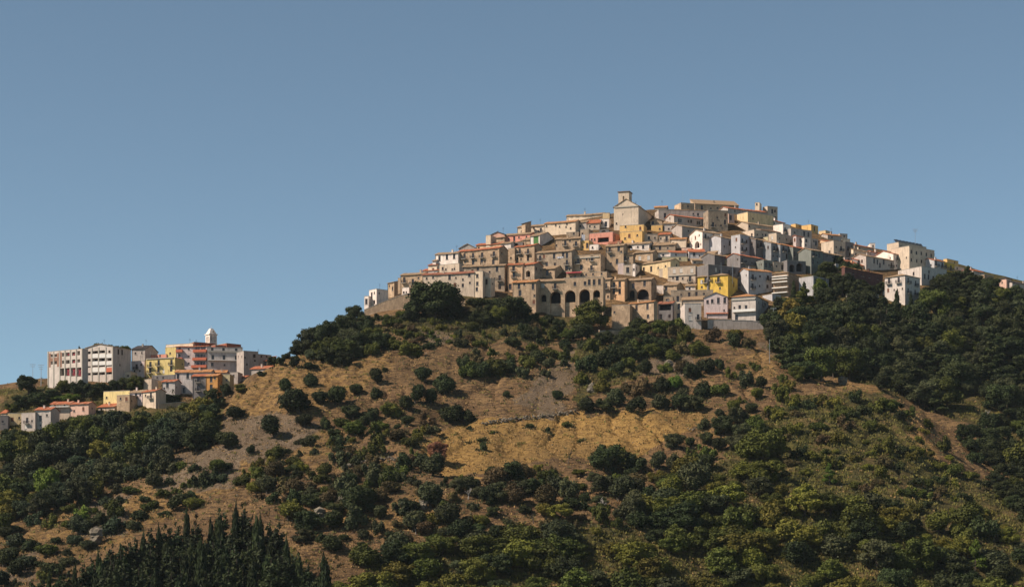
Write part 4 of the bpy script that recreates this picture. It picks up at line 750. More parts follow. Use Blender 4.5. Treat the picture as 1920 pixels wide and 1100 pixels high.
for s_, xs in ((s1, (90.5,100.5,112,121.5,132,143,154)), (s2, (162,172.5,185,198.5,211.8))):
    for x in xs:
        a = s_['loc'](x, 690)[0]; a = min(max(a, .3), s_['L']-.3); q = MB(); q.box(a-.24, a+.24, -.16, -.003, s_['zb'], s_['H']-.02); q.build('pilaster', [M_conc], s_['root'])
for x0, x1, y0, y1 in ((91.8,95,662,688),(107,111,661.5,687),(113.5,116,660,688)):
    a, zt, _ = s1['loc'](x0, y0); b, zb_, _ = s1['loc'](x1, y1); q = MB(); q.box(a, b, -.06, -.003, zb_, zt); q.build('brick_panel', [M_brick], s1['root'])
a, zt, _ = s1['loc'](92, 671); b, zb_, _ = s1['loc'](111, 676); q = MB(); q.box(a, b, -.07, -.004, zb_, zt); q.build('brick_panel', [M_brick], s1['root'])
for x, y, h in ((127,697,14),(137.5,697,15),(148.5,698,14),(128,663,6),(138,664,6),(138,678,6)):
    a, z, _ = s1['loc'](x, y); w = .75; hh = h*.2; q = MB()
    q.face([(a-w,.35,z+hh/2),(a+w,.45,z+hh*.1),(a+w,.45,z-hh*.5),(a-w*.2,.35,z-hh*.45)]); q.face([(a-w,.3,z-hh*.2),(a-w*.5,.3,z-hh*.45),(a+w,.3,z+hh*.3),(a+w,.3,z+hh*.5)])
    q.v = [v for v in q.v]; q.build('red_netting', [M_net], s1['root'])
for y, hh in ((667,3.2),(680.5,3.2),(693,3.6)):
    for x0, x1 in ((173.5,184),(186,197.5),(199.5,210.5)):
        a, zt, _ = s2['loc'](x0, y-hh); b, zb_, _ = s2['loc'](x1, y+hh); q = MB(); q.box(a, b, -.1, -.003, zb_, zt); q.build('spandrel', [M_white if not (x0 > 199 and y > 690) else M_redp], s2['root'])
# --- white bell tower of the left village, seen corner on
Yt = 812.0; ct = Vector((U(396)*Yt, Yt)); zg = ground(ct.x, ct.y); zc = V(628)*Yt; hw = 11*Yt/F/math.sqrt(2)
bt = empty('bell_tower', (ct.x, ct.y, zg), math.radians(38), 'white bell tower with truncated spire above the left village', 'bell tower'); z1 = zc-zg
mb = MB()
for k in range(4):
    R = Matrix.Rotation(k*math.pi/2, 3, 'Z'); T_ = lambda x, y, z, R=R: tuple(R @ Vector((x-hw, -hw+y, z))); hol = [(hw*.3+q_*hw*.5, hw*.3+q_*hw*.5+hw*.3, z1-3.0, z1-.7, True) for q_ in range(3)]
    for q in profile(2*hw, lambda x: z1, hol, [], -1): mb.face([T_(x, 0, z) for x, z in q])
    reveals(mb, T_, hol, lambda *a: .5)
mb.build('shaft', [MATS['wh'], M_dark], bt)
q = MB(); q.box(-hw-.3, hw+.3, -hw-.3, hw+.3, z1+.002, z1+.35); q.box(-hw-.12, hw+.12, -hw-.12, hw+.12, z1-3.6, z1-3.35); q.build('cornice', [MATS['wh']], bt)
q = MB(); t = 4*Yt/F/math.sqrt(2); z2 = V(616)*Yt-zg; lo = [(-hw,-hw,z1+.35),(hw,-hw,z1+.35),(hw,hw,z1+.35),(-hw,hw,z1+.35)]; hi = [(-t,-t,z2),(t,-t,z2),(t,t,z2),(-t,t,z2)]
for k in range(4): q.face([lo[k], lo[(k+1) % 4], hi[(k+1) % 4], hi[k]])
q.face(hi); q.tube((0,0,z2), (0,0,z2+1.2), .06, .04); q.build('spire', [MATS['wh']], bt)
q = MB(); q.tube((0,-hw*.82,z1+1.3), (0,-hw*.98,z1+1.25), .36, .36, 14); q.build('clock', [M_steel], bt)
# --- free standing walls
def wall_line(name, label, tops, b0, b1, mat, thick=.7):
    A = hit(*b0); B = hit(*b1); d = Vector((B.x-A.x, B.y-A.y)); r = math.atan2(d.y, d.x); d.normalize(); o = Vector((A.x, A.y)); zf = A.z
    root = empty(name, (A.x, A.y, zf), r, label, 'wall'); pts = []
    for px, py in tops:
        u = U(px); s = (u*o.y-o.x)/(d.x-u*d.y); pts.append((s, V(py)*(o.y+s*d.y)-zf))
    q = MB(); zb = min(ground(o.x+d.x*s, o.y+d.y*s)-zf for s, z in pts)-2
    rr = random.Random(5); fin = []
    for (s0, z0), (s1_, z1_) in zip(pts, pts[1:]):
        n = max(1, int(abs(s1_-s0)/1.5))
        for k in range(n): fin.append((s0+(s1_-s0)*k/n, z0+(z1_-z0)*k/n+rr.uniform(-.12, .12)))
    fin.append(pts[-1]); q.prism([(fin[0][0], zb)]+[(fin[-1][0], zb)]+fin[::-1], 0, thick); q.build('masonry', [mat], root)
    q = MB()
    for (s0, z0), (s1_, z1_) in zip(fin, fin[1:]): q.prism([(s0, z0+.002), (s1_, z1_+.002), (s1_, z1_+.16), (s0, z0+.16)], -.07, thick+.07)
    q.build('coping', [M_conc], root)
wall_line('retaining_wall', 'tan ramp wall climbing to the right under the white houses at the left tip', [(683,581),(700,574),(716,567),(745,556),(787,546.5)], (690,592), (784,580), MATS['st'])
wall_line('retaining_wall', 'pale stone retaining wall standing alone at the head of the bare gully', [(1124,619),(1126,621),(1150,620),(1184,621)], (1126,637), (1182,636), MATS['st'])
wall_line('retaining_wall', 'grey retaining wall below the white terrace house at the lower right', [(1327,600),(1360,599.5),(1418,602),(1441,603)], (1330,616), (1438,617), MATS['gr'])
wall_line('retaining_wall', 'pale stone terrace wall in the left village right of the grey gabled house', [(297,757),(320,755.5),(349,753.5)], (299,766), (347,763), MATS['st'])
wall_line('retaining_wall', 'dark grey roadside wall among the trees below the long dark red house', [(1588,552),(1615,550),(1648,553)], (1590,566), (1646,568), MATS['gr'])
wall_line('retaining_wall', 'short stone wall stub beside the round tree under the long beige house', [(850,549),(862,556),(872,562)], (852,572), (871,573), MATS['st'])
# --- solar frames on the big beige building, set on a roof room behind its front
rb = house('house', 'house', 1685, 454, 1737, 463.5, 470, -22, 'cn', 'p', ('', ''), 'beige upper storey carrying the dark solar panels on the right skyline', G1)
for k in range(8):
    s = rb['L']*(.06+.122*k); q = MB(); R = Matrix.Rotation(rb['r'], 3, 'Z'); L3 = R @ Vector((s, 1.6, 0)); base = Vector((rb['P0'].x+L3.x, rb['P0'].y+L3.y, rb['zf']+rb['H']+.12))
    pn = empty('solar_panel', base, rb['r']+math.radians(-25), 'tilted dark solar panel on the beige building, %s from the left' % ['first','second','third','fourth','fifth','sixth','seventh','last'][k], 'solar panel', 'solar panels on the beige building')
    q.face([(-.9,-.1,.25),(.9,-.1,.25),(.9,1.7,1.75),(-.9,1.7,1.75)]); q.face([(-.9,-.1,.18),(-.9,1.7,1.68),(.9,1.7,1.68),(.9,-.1,.18)]); q.build('panel', [M_glass], pn)
    q = MB()
    for x in (-.8, .8): q.tube((x,0,-.05), (x,0,.25), .04, .04, 4); q.tube((x,1.6,-.05), (x,1.6,1.65), .04, .04, 4); q.tube((x,0,.22), (x,1.6,1.63), .05, .05, 4)
    q.build('frame', [M_iron], pn)
def mast(name, px, pyb, pyt, label, cat, Y=None, r=.1, arms=0, grp=None):
    if Y is None: p = hit(px, pyb); Y = p.y; zb = p.z
    else: zb = V(pyb)*Y
    zt = V(pyt)*Y; o = empty(name, (U(px)*Y, Y, zb), 0, label, cat, grp); q = MB(); q.tube((0,0,-.4), (0,0,zt-zb), r, r*.55, 6); q.build('pole', [M_steel], o); q = MB()
    for k in range(arms):
        z = (zt-zb)*(1-.09*k)-.3; q.box(-1.1+.2*k, 1.1-.2*k, -.05, .05, z, z+.12)
        for x in (-.9+.2*k, 0, .9-.2*k): q.tube((x,0,z+.12), (x,0,z+.34), .05, .04, 5)
    if arms: q.build('crossarm', [M_steel], o)
    return o
mast('radio_mast', 1716, 458, 429, 'thin radio mast with small arms rising from the solar panel roof', 'mast', Y=rb['Y']+4, r=.09, arms=3)
mast('flag_mast', 1280.5, 381, 361, 'thin bare mast on the ruined castle wall', 'mast', Y=hit(1300,400).y if hit(1300,400) else 850, r=.06)
mast('power_pole', 77, 725, 683, 'tall power pole with crossarms left of the school, right one of two', 'pole', Y=752, r=.16, arms=3)
mast('power_pole', 61.5, 725, 682, 'power pole left of the school nearer the left edge', 'pole', Y=756, r=.12, arms=2)
mast('street_lamp', 1450, 617, 577, 'pale concrete pole standing right of the lower right house', 'pole', r=.14, arms=1)
mast('street_lamp', 1352, 530, 492, 'tall lamp pole behind the yellow hipped house, left one', 'lamp', Y=hit(1350,556).y-1, r=.08)
mast('street_lamp', 1373.5, 530, 495, 'tall lamp pole behind the yellow hipped house, right one', 'lamp', Y=hit(1372,556).y-1, r=.08)
mast('utility_pole', 1443, 680, 636, 'pale wooden pole on the dry slope below the lower right house', 'pole', r=.08)
# --- cars on the small parking place among the trees
def car(px, py, label, body, van=False, rz=.3):
    p = hit(px, py) or Vector((U(px)*760, 760, V(py)*760)); o = empty('van' if van else 'parked_car', (p.x, p.y, p.z+.1), rz, label, 'van' if van else 'car', 'vehicles parked below the dark red house')
    Lc, hc = (2.6, 1.15) if van else (2.1, .75); tp = 2.3 if van else 1.42; q = MB()
    prof = [(-Lc,.3),(Lc,.3),(Lc,hc-.15),(Lc-.35,hc),(Lc*.62,hc+.05),(Lc*.3,tp),(-Lc*(.95 if van else .55),tp),(-Lc*(.99 if van else .9),hc),(-Lc,hc-.1)]
    q.prism(prof, -.85, .85); q.build('body', [body], o); q = MB(); x1 = Lc*.52; q.prism([(-Lc*.5,hc+.05),(x1,hc+.08),(Lc*.27,tp-.12),(-Lc*.5,tp-.12)], -.87, .87); q.build('window', [M_glass], o)
    for sx in (-.62, .62):
        for sy in (-.8, .8): w_ = MB(); w_.tube((sx*Lc, sy-.1, .33), (sx*Lc, sy+.1, .33), .33, .33, 12); w_.build('wheel', [M_dark], o)
M_carw = plain('white_car_paint', (.7,.7,.7), .3); M_carg = plain('grey_car_paint', (.3,.32,.34), .3)
car(1667, 556, 'white van parked beside the white villa among the trees', M_carw, True, .5); car(1609, 549, 'small white car parked below the long dark red house', M_carw); car(1620, 551, 'grey car parked right of the small white car', M_carg)
# --- washing and cloths
def cloth(px, py, w, h, Y, mat, label, rz=0):
    q = MB(); n = 6
    for k in range(n): a = -w/2+w*k/n; b_2 = a+w/n; q.face([(a,.08*(k%2),0),(b_2,.08*((k+1)%2),0),(b_2,.08*((k+1)%2)+.02,-h),(a,.08*(k%2)+.02,-h)]); q.face([(a,.08*(k%2)+.03,0),(a,.08*(k%2)+.05,-h),(b_2,.08*((k+1)%2)+.05,-h),(b_2,.08*((k+1)%2)+.03,0)])
    o = q.build('hanging_cloth', [mat]); o.location = (U(px)*Y, Y, V(py)*Y); o.rotation_euler = (0,0,rz); tag(o, label, 'washing', 'cloths hung out on the houses')
cloth(1093.5, 440, 1.4, 2.8, hit(1095,468).y-.4, M_cloth, 'long pale sheet hanging over the small orange-yellow house')
cloth(1050, 481, 2.6, .6, hit(1050,507).y-1.3, M_cloth, 'row of pale washing across the long grey stone house', -.2)
cloth(1175, 465.5, .8, .8, hit(1180,468).y-.3, M_stripe, 'small red cloth hanging before the white house with the dark arch')
cloth(1183, 465.5, .8, .8, hit(1180,468).y-.3, M_cloth, 'small white cloth hanging before the white house with the dark arch')
q = MB(); p = hit(1075, 526); Yq = p.y+1; q.box(-3, 3, -.9, .9, 0, .12); o = q.build('awning', [M_stripe]); o.location = (U(1076)*Yq, Yq, V(511)*Yq); o.rotation_euler = (math.radians(20),0,-.25); tag(o, 'flat dark red awning above the arcade terrace', 'awning')
# ---------------------------------------------------------------- thin summer haze
q = MB(); q.box(-2600, 2600, -60, 2400, -60, 330); hz = q.build('haze', []); tag(hz, 'thin pale summer haze', kind='stuff')
hm = bpy.data.materials.new('haze'); hm.use_nodes = True; t = hm.node_tree; t.nodes.clear(); vo = t.nodes.new('ShaderNodeVolumePrincipled'); ou = t.nodes.new('ShaderNodeOutputMaterial')
vo.inputs['Color'].default_value = (.75,.86,.97,1); vo.inputs['Density'].default_value = .000025; t.links.new(vo.outputs[0], ou.inputs['Volume']); hz.data.materials.append(hm)
# ---------------------------------------------------------------- plants
def leafmat(name, rgb, var=.35):
    m, t, b = newmat(name); oi = t.nodes.new('ShaderNodeObjectInfo'); g = t.nodes.new('ShaderNodeNewGeometry')
    n1 = noise(t, g.outputs['Position'], .9, 2); hv = nd(t, 'ShaderNodeHueSaturation'); mr = nd(t, 'ShaderNodeMapRange'); mr.inputs[3].default_value = 1-var; mr.inputs[4].default_value = 1+var
    t.links.new(oi.outputs['Random'], mr.inputs[0]); t.links.new(mr.outputs[0], hv.inputs['Value'])
    mh = nd(t, 'ShaderNodeMapRange'); mh.inputs[3].default_value = .478; mh.inputs[4].default_value = .522; ml = nd(t, 'ShaderNodeMath', operation='FRACT'); mm = nd(t, 'ShaderNodeMath', operation='MULTIPLY'); mm.inputs[1].default_value = 7.31
    t.links.new(oi.outputs['Random'], mm.inputs[0]); t.links.new(mm.outputs[0], ml.inputs[0]); t.links.new(ml.outputs[0], mh.inputs[0]); t.links.new(mh.outputs[0], hv.inputs['Hue'])
    c = mix(t, ramp(t, n1, .35, .7), tuple(x*.62 for x in rgb), (rgb[0]*1.35, rgb[1]*1.25, rgb[2])); t.links.new(c, hv.inputs['Color']); t.links.new(hv.outputs[0], b.inputs['Base Color'])
    b.inputs['Roughness'].default_value = .7; b.inputs['Specular IOR Level'].default_value = .15; return m
LC = {'dk': (.030,.042,.015), 'bl': (.034,.050,.027), 'ol': (.050,.059,.028), 'md': (.066,.080,.016), 'yg': (.110,.110,.020), 'bg': (.10,.16,.025), 'au': (.20,.105,.028), 'cy': (.022,.034,.012), 'rs': (.15,.075,.045), 'db': (.080,.062,.030), 'ag': (.125,.100,.022)}  # dk holds some slope shade, bl a haze tint, both put into leaf colour
LM = {k: leafmat('foliage_'+k, v) for k, v in LC.items()}
M_bark = plain('bark', (.075,.06,.045)); M_pale = plain('pale_dead_wood', (.36,.33,.29))
_ico = bmesh.new(); bmesh.ops.create_icosphere(_ico, subdivisions=1, radius=1); ICV = np.array([v.co for v in _ico.verts]); ICF = [tuple(v.index for v in f.verts) for f in _ico.faces]; _ico.free()
def crown_mesh(name, blobs, n, s, R, up=0.0, core=.78, long=1.0):
    """leaf-sized faces through a union of blobs (cx,cy,cz,rx,ry,rz); unit size"""
    blobs = np.array(blobs); w = blobs[:, 3]*blobs[:, 4]; w = w/w.sum(); k = R.choice(len(blobs), n, p=w)
    d = R.normal(size=(n, 3)); d[:, 2] = np.abs(d[:, 2])*np.where(R.rand(n) < .72, 1, -1); d /= np.linalg.norm(d, axis=1)[:, None]
    rad = 1-.34*R.rand(n)**1.6+.22*R.rand(n)*(R.rand(n) < .16); ph = R.rand(3)*6
    lump = 1+.20*np.sin(d[:, 0]*7+ph[0]+k)*np.sin(d[:, 1]*6+ph[1])+.08*np.sin(d[:, 2]*11+ph[2]+k*2)
    c = blobs[k, :3]+d*blobs[k, 3:6]*(rad*lump)[:, None]; keep = c[:, 2] > .015; c = c[keep]; d = d[keep]; n = len(c)
    nrm = d*.75+R.normal(size=(n, 3))*.55; nrm[:, 2] += .12; nrm /= np.linalg.norm(nrm, axis=1)[:, None]
    a = np.cross(nrm, R.normal(size=(n, 3))); 
    if up: a = a*(1-up)+np.array([0, 0, 1])*up*np.linalg.norm(a, axis=1)[:, None]
    a /= np.linalg.norm(a, axis=1)[:, None]; b_ = np.cross(nrm, a); sz = s*(.6+.8*R.rand(n))[:, None]
    a = a*sz*long; b_ = b_*sz*.8; q = np.stack([c-a, c+b_*.9, c+a, c-b_], 1).reshape(-1, 3)
    V_ = [q]; F_ = [tuple(range(4*i, 4*i+4)) for i in range(n)]; o = 4*n
    for bl in blobs:
        v = ICV*bl[3:6]*core*(1+.12*R.normal(size=(len(ICV), 1)))+bl[:3]; V_.append(v); F_ += [tuple(o+i for i in f) for f in ICF]; o += len(v)
    me = bpy.data.meshes.new(name); me.from_pydata(np.concatenate(V_).tolist(), [], F_); me.materials.append(LM['md']); me.update(); return me
def limb_mesh(name, segs, mat):
    q = MB()
    for a, b_, r0, r1 in segs: q.tube(a, b_, r0, r1, 6)
    return q.mesh(name, [mat])
def make_kind(kind, seed):
    R = np.random.RandomState(seed); bl = []; segs = []; up = 0; core = .78; n, s = 7600, .0215; lg = 1.0
    if kind == 'tree':                                     # broad crown on a trunk with limbs
        for i in range(30):
            a = R.rand()*6.28; r = .34*math.sqrt(R.rand()); z = .20+.62*R.rand()*(1-.5*r); q = R.uniform(.08, .17)*(1.15-.5*abs(z-.5)); bl.append((math.cos(a)*r, math.sin(a)*r, z, q, q, q*.85))
        segs = [((0,0,-.05), (0,0,.3), .032, .022)]+[((0,0,.2+.02*i), (b[0]*.8, b[1]*.8, b[2]), .014, .005) for i, b in enumerate(bl[:6])]
    elif kind == 'olive':
        for i in range(9):
            a = R.rand()*6.28; r = .24*math.sqrt(R.rand()); z = .36+.30*R.rand(); q = R.uniform(.18, .26); bl.append((math.cos(a)*r, math.sin(a)*r, z, q, q, q*1.05))
        segs = [((0,0,-.06), (.02,0,.3), .05, .035)]+[((0,0,.15), (b[0]*.8, b[1]*.8, b[2]), .02, .008) for b in bl[:4]]; s = .028; core = .84
    elif kind == 'bush':
        for i in range(16):
            a = R.rand()*6.28; r = .36*math.sqrt(R.rand()); z = .16+.42*R.rand()*(1-r); q = R.uniform(.10, .20); bl.append((math.cos(a)*r, math.sin(a)*r, z, q, q, q*1.1))
        n = 3800; s = .031; core = .72
    elif kind == 'scrub':
        for i in range(8):
            a = R.rand()*6.28; r = .40*math.sqrt(R.rand()); z = .10+.40*R.rand(); q = R.uniform(.10, .18); bl.append((math.cos(a)*r, math.sin(a)*r, z, q, q, q*1.3))
        n = 1900; s = .036; core = .55
    elif kind == 'cypress':
        for i in range(11):
            z = .05+.88*i/10; q = .075*(1.05-.9*abs(z-.35))*1.6 if z < .9 else .03; bl.append((R.normal()*.008, R.normal()*.008, z, q*.8, q*.8, .09))
        n = 3000; s = .013; up = .85; core = .85; lg = 2.2; segs = [((0,0,-.03), (0,0,.3), .012, .008)]
    elif kind == 'fir':
        for i in range(16):
            z = .10+.86*i/15; q = .15*(1-z)**.8+.012
            for j in range(4 if z < .8 else 1): a = R.rand()*6.28; bl.append((math.cos(a)*q*.75, math.sin(a)*q*.75, z+R.normal()*.012, q*.62, q*.62, .045))
        n = 3800; s = .014; up = .35; core = .6; lg = 1.8; segs = [((0,0,-.03), (0,0,.92), .012, .003)]
    elif kind == 'umbrella':
        for i in range(12):
            a = R.rand()*6.28; r = .36*math.sqrt(R.rand()); bl.append((math.cos(a)*r, math.sin(a)*r, .78+.1*R.rand()-r*.2, .17, .17, .12))
        segs = [((0,0,-.05), (0,0,.7), .03, .02)]+[((0,0,.55), (b[0]*.8, b[1]*.8, b[2]), .014, .006) for b in bl[:6]]
    elif kind == 'pine':
        for i in range(14):
            z = .22+.72*i/13; r = .26*(1.08-z)+.02; a = R.rand()*6.28; bl.append((math.cos(a)*r, math.sin(a)*r, z, .17*(1.15-z)+.03, .17*(1.15-z)+.03, .07))
        segs = [((0,0,-.05), (0,0,.95), .026, .006)]+[((0,0,b[2]-.04), (b[0], b[1], b[2]), .010, .004) for b in bl]
    cm = crown_mesh('crown', bl, n, s, R, up, core, lg); tm = limb_mesh('trunk', segs, M_bark) if segs else None
    return cm, tm
NV = {'tree': 7, 'olive': 5, 'bush': 6, 'scrub': 4, 'cypress': 3, 'fir': 4, 'umbrella': 2, 'pine': 3}
KM = {k: [make_kind(k, 100*i+len(k)*7) for i in range(n)] for k, n in NV.items()}
PL = []; RV = random.Random(11)
WORD = {'tree': 'broadleaf tree', 'olive': 'round olive tree', 'bush': 'leafy shrub', 'scrub': 'open scrub bush', 'cypress': 'cypress', 'fir': 'dark conifer', 'umbrella': 'umbrella pine', 'pine': 'pine tree'}
CATW = {'tree': 'tree', 'olive': 'olive tree', 'bush': 'shrub', 'scrub': 'scrub bush', 'cypress': 'cypress', 'fir': 'conifer', 'umbrella': 'pine', 'pine': 'pine'}
NAMEW = {'tree': 'broadleaf_tree', 'olive': 'olive_tree', 'bush': 'shrub', 'scrub': 'scrub_bush', 'cypress': 'cypress_tree', 'fir': 'conifer_tree', 'umbrella': 'umbrella_pine', 'pine': 'pine_tree'}
HUEW = {'dk': 'dark green', 'ol': 'grey-green', 'md': 'green', 'yg': 'yellow-green', 'bg': 'bright green', 'au': 'orange-brown', 'cy': 'blackish green', 'rs': 'reddish', 'ag': 'orange-green', 'bl': 'blue-green', 'db': 'brownish'}
def plant(kind, px, py, w, h, hue, region, label=None):
    p = hit(px, py)
    if p is None: p = hit(px, py+8) or hit(px, py+20)
    if p is None: return
    PL.append(dict(kind=kind, px=px, py=py, w=w*p.y/F, h=h*p.y/F, hue=hue, region=region, p=p, label=label))
def batch(kind, region, txt):
    for e in txt.split(';'):
        f = e.split()
        if f: plant(kind, float(f[0]), float(f[1]), float(f[2]), float(f[3]), f[4] if len(f) > 4 else 'dk', region)
def fill(region, poly, n, kinds, wr, hr, mind, hues):
    xs = [q[0] for q in poly]; ys = [q[1] for q in poly]; pts = [(q['px'], q['py']) for q in PL if q['region'] == region]; c = 0
    for _ in range(n*40):
        if c >= n: break
        x, y = RV.uniform(min(xs), max(xs)), RV.uniform(min(ys), max(ys))
        if not inpoly(np.array([x]), np.array([y]), poly)[0]: continue
        if region in ('field','mid','olive','gully') and inpoly(np.array([x, x-8, x+8]), np.array([y, y-14, y-14]), DRY[0]).any(): continue
        if any((x-a)**2+((y-b)*1.5)**2 < mind*mind for a, b in pts): continue
        pts.append((x, y)); k = RV.choice(kinds); w = RV.uniform(*wr); plant(k, x, y, w, w*RV.uniform(*hr), RV.choice(hues), region); c += 1
# single plants one can pick out in the photograph
plant('tree', 815, 600, 98, 84, 'dk', 'town', 'biggest dark round tree in front of the long beige house')
plant('tree', 868, 552, 27, 22, 'dk', 'town', 'small clipped round tree in front of the long beige house')
plant('tree', 52, 742, 42, 44, 'dk', 'village', 'dark tree on the ridge left of the old school')
plant('umbrella', 190, 700, 42, 60, 'md', 'village', 'umbrella pine behind the old school roof, left one')
plant('umbrella', 231, 704, 34, 60, 'md', 'village', 'umbrella pine behind the old school roof, right one')
plant('pine', 149, 700, 14, 60, 'md', 'village', 'little conifer tip poking over the left school roof')
plant('tree', 1137, 870+14, 66, 60, 'dk', 'field', 'largest dark round tree at the right end of the golden field')
plant('tree', 670, 968, 74, 66, 'dk', 'olive', 'dark spreading tree above the bare patch left of centre')
plant('tree', 85, 938, 54, 72, 'bg', 'left', 'bright green tall tree in the left valley')
plant('bush', 152, 982, 36, 44, 'bg', 'left', 'bright yellow-green bush on the lower left slope')
plant('pine', 1556, 910, 26, 44, 'bg', 'rightlow', 'bright green young pine left of the dark wood at lower right')
plant('pine', 1830, 1074, 40, 66, 'bg', 'rightlow', 'bright green pine near the lower right corner')
plant('tree', 1480, 648, 64, 70, 'ag', 'wood', 'orange-tinged tree right of the lower right house')
plant('tree', 1482, 612, 50, 56, 'ag', 'wood', 'orange-green tree crown just below the scaffolded building')
plant('pine', 1816, 548, 36, 50, 'dk', 'wood', 'dark pine breaking the skyline at the right end of town')
plant('tree', 1655, 556, 28, 34, 'dk', 'wood', 'dark round tree beside the long dark red house')
plant('tree', 820, 868, 40, 46, 'rs', 'mid', 'reddish brown tree at the left end of the golden field')
plant('olive', 834, 741, 44, 42, 'dk', 'slope', 'dark round olive on the bare slope, right of its neighbour')
plant('olive', 792, 717, 36, 31, 'dk', 'slope', 'dark olive beside a pale stump on the bare slope')
plant('olive', 558, 778, 68, 50, 'dk', 'slope', 'largest olive clump on the bare left slope')
plant('tree', 1430, 870, 96, 80, 'md', 'rightlow', 'wide oak on the slope above the lower right wood')
plant('cypress', 1508, 572, 15, 46, 'cy', 'wood', 'cypress right of the orange-green crown below the scaffold')
plant('cypress', 1488, 562, 13, 38, 'cy', 'wood', 'slim cypress directly below the scaffolded building')
plant('cypress', 1682, 592, 13, 52, 'cy', 'wood', 'tall cypress in front of the white villa, left')
plant('cypress', 1708, 590, 10, 42, 'cy', 'wood', 'slim cypress in front of the white villa, right')
batch('olive', 'slope', '548 690 27 23;583 692 30 14;626 684 42 28;535 735 29 27;583 727 30 29;600 760 32 29;628 760 44 38;668 742 30 24;708 722 28 32;706 750 24 26;722 698 12 10;778 757 38 36;808 760 30 34;764 770 32 30;570 800 40 26;514 822 50 44;440 788 46 28;390 836 46 50;430 842 50 32;1047 750 24 20;950 745 16 14;696 792 20 22;610 806 20 26;505 858 16 14;470 850 18 18')
batch('tree', 'town', '960 604 62 56 dk;935 606 44 40 md;905 612 46 36 dk;1002 641 30 34 dk;1110 624 66 66 md;1092 640 44 40 dk;1158 596 22 20 md;1192 632 44 42 dk;1242 640 56 44 md;1046 628 30 34 dk;1066 640 34 30 md;1135 648 40 34 dk;780 596 44 40 dk;850 600 40 40 dk;1215 655 36 34 dk')
batch('bush', 'town', '708 600 16 16;740 612 40 22 md;725 605 30 18 md;765 602 34 26 dk;880 620 40 26 md;1020 612 24 22 md;1285 640 36 34 md;1310 668 46 40 md;1340 640 40 30 db;1375 650 34 32 dk;1262 676 34 26 md;1404 652 30 26 db;1175 612 24 20 md;1260 618 22 22 dk;1380 632 30 20 yg')
batch('bush', 'town', '885 574 34 18 dk;905 570 30 16 md;925 574 34 20 dk;946 570 30 18 dk;968 582 36 22 md;984 594 32 24 dk;1000 604 30 22 dk;756 594 32 16 md;735 602 26 14 db;868 586 30 18 db;915 590 40 22 dk;940 592 34 20 md;1030 606 26 20 dk;1080 612 30 22 md')
batch('tree', 'shoulder', '572 664 44 50 ol;600 660 46 58 dk;622 650 52 56 dk;646 632 48 52 dk;668 612 38 44 dk;655 600 30 30 ol;640 676 56 46 md;676 662 54 44 dk;700 650 46 40 md;612 682 42 34 dk;556 668 30 26 dk;690 634 40 40 dk')
batch('bush', 'shoulder', '768 668 60 30 md;736 656 40 24 md;800 655 34 20 dk;790 640 26 14 db;720 640 34 22 db;760 630 40 18 md;536 672 22 14 dk')
batch('bush', 'underarch', '880 708 48 40 md;905 712 48 46 dk;930 706 50 42 md;955 700 40 36 dk;985 690 44 34 md;1010 680 40 30 dk;1035 672 40 30 md;870 690 34 30 dk;1060 655 30 24 dk;1000 660 34 22 md;960 650 40 22 dk;900 650 34 20 md;985 634 30 24 dk;880 640 26 18 db')
batch('bush', 'gully', '1100 700 44 46 dk;1125 690 46 44 dk;1150 680 48 40 dk;1175 672 46 38 dk;1110 660 40 30 md;1140 712 40 30 md;1090 720 30 30 yg;1160 704 40 34 dk;1130 735 36 32 yg;1180 690 40 28 md;1205 745 46 42 db;1240 735 40 38 dk;1180 738 36 30 db;1265 728 34 34 bg;1300 712 40 42 dk;1322 700 44 40 dk;1345 692 30 30 dk;1320 745 44 34 dk;1350 740 44 30 md')
fill('gully', [(1200,700),(1440,680),(1500,740),(1480,800),(1250,790),(1190,760)], 22, ['bush','olive','scrub'], (18,40), (.6,.95), 26, ['dk','md','ol','db','yg'])
batch('tree', 'village', '232 735 34 30 dk;210 738 32 28 dk;254 735 36 34 md;188 742 30 28 dk;166 748 32 36 dk;148 742 34 36 dk;118 736 30 28 md;70 760 46 30 dk;95 752 40 26 dk;132 754 40 20 bg;112 754 30 16 bg;40 766 36 28 dk;20 772 26 20 md;272 700 14 20 dk;400 768 40 44 dk;425 745 26 30 dk;370 788 54 50 yg;350 792 50 40 md;395 790 44 40 dk;452 735 24 18 md;512 690 24 26 dk;525 684 18 18 dk;158 806 34 30 dk;265 808 36 44 dk;240 812 40 44 dk;215 815 44 40 dk;300 808 44 42 md;325 800 40 34 dk;180 810 40 34 dk;20 832 40 34 dk;45 838 40 36 md;110 822 40 36 dk;140 812 36 36 dk;80 832 40 30 dk;490 705 18 12 dk;318 757 46 20 dk')
batch('fir', 'wood', '')
fill('left', [(0,850),(60,852),(120,838),(175,815),(250,812),(330,808),(400,800),(380,850),(300,870),(240,890),(200,930),(120,960),(0,1000)], 88, ['tree','tree','olive','bush'], (34,60), (.8,1.1), 25, ['dk','dk','dk','ol','md','dk','bg'] if False else ['bl','bl','dk','ol','bl','md','md','yg'])
fill('leftlow', [(0,960),(200,900),(330,880),(440,880),(380,950),(200,1010),(80,1100),(0,1100)], 66, ['bush','bush','olive','scrub'], (22,54), (.5,.85), 26, ['bl','dk','ol','md'])
fill('mid', [(470,870),(560,830),(640,800),(800,790),(860,850),(760,900),(640,960),(500,960),(430,920)], 92, ['bush','scrub','scrub','olive'], (16,46), (.5,.9), 17, ['dk','md','db','yg','ol','db','md'])
fill('mid', [(560,820),(680,780),(900,790),(900,812),(700,835),(560,860)], 22, ['tree','bush','olive'], (26,54), (.6,.95), 26, ['dk','dk','md'])
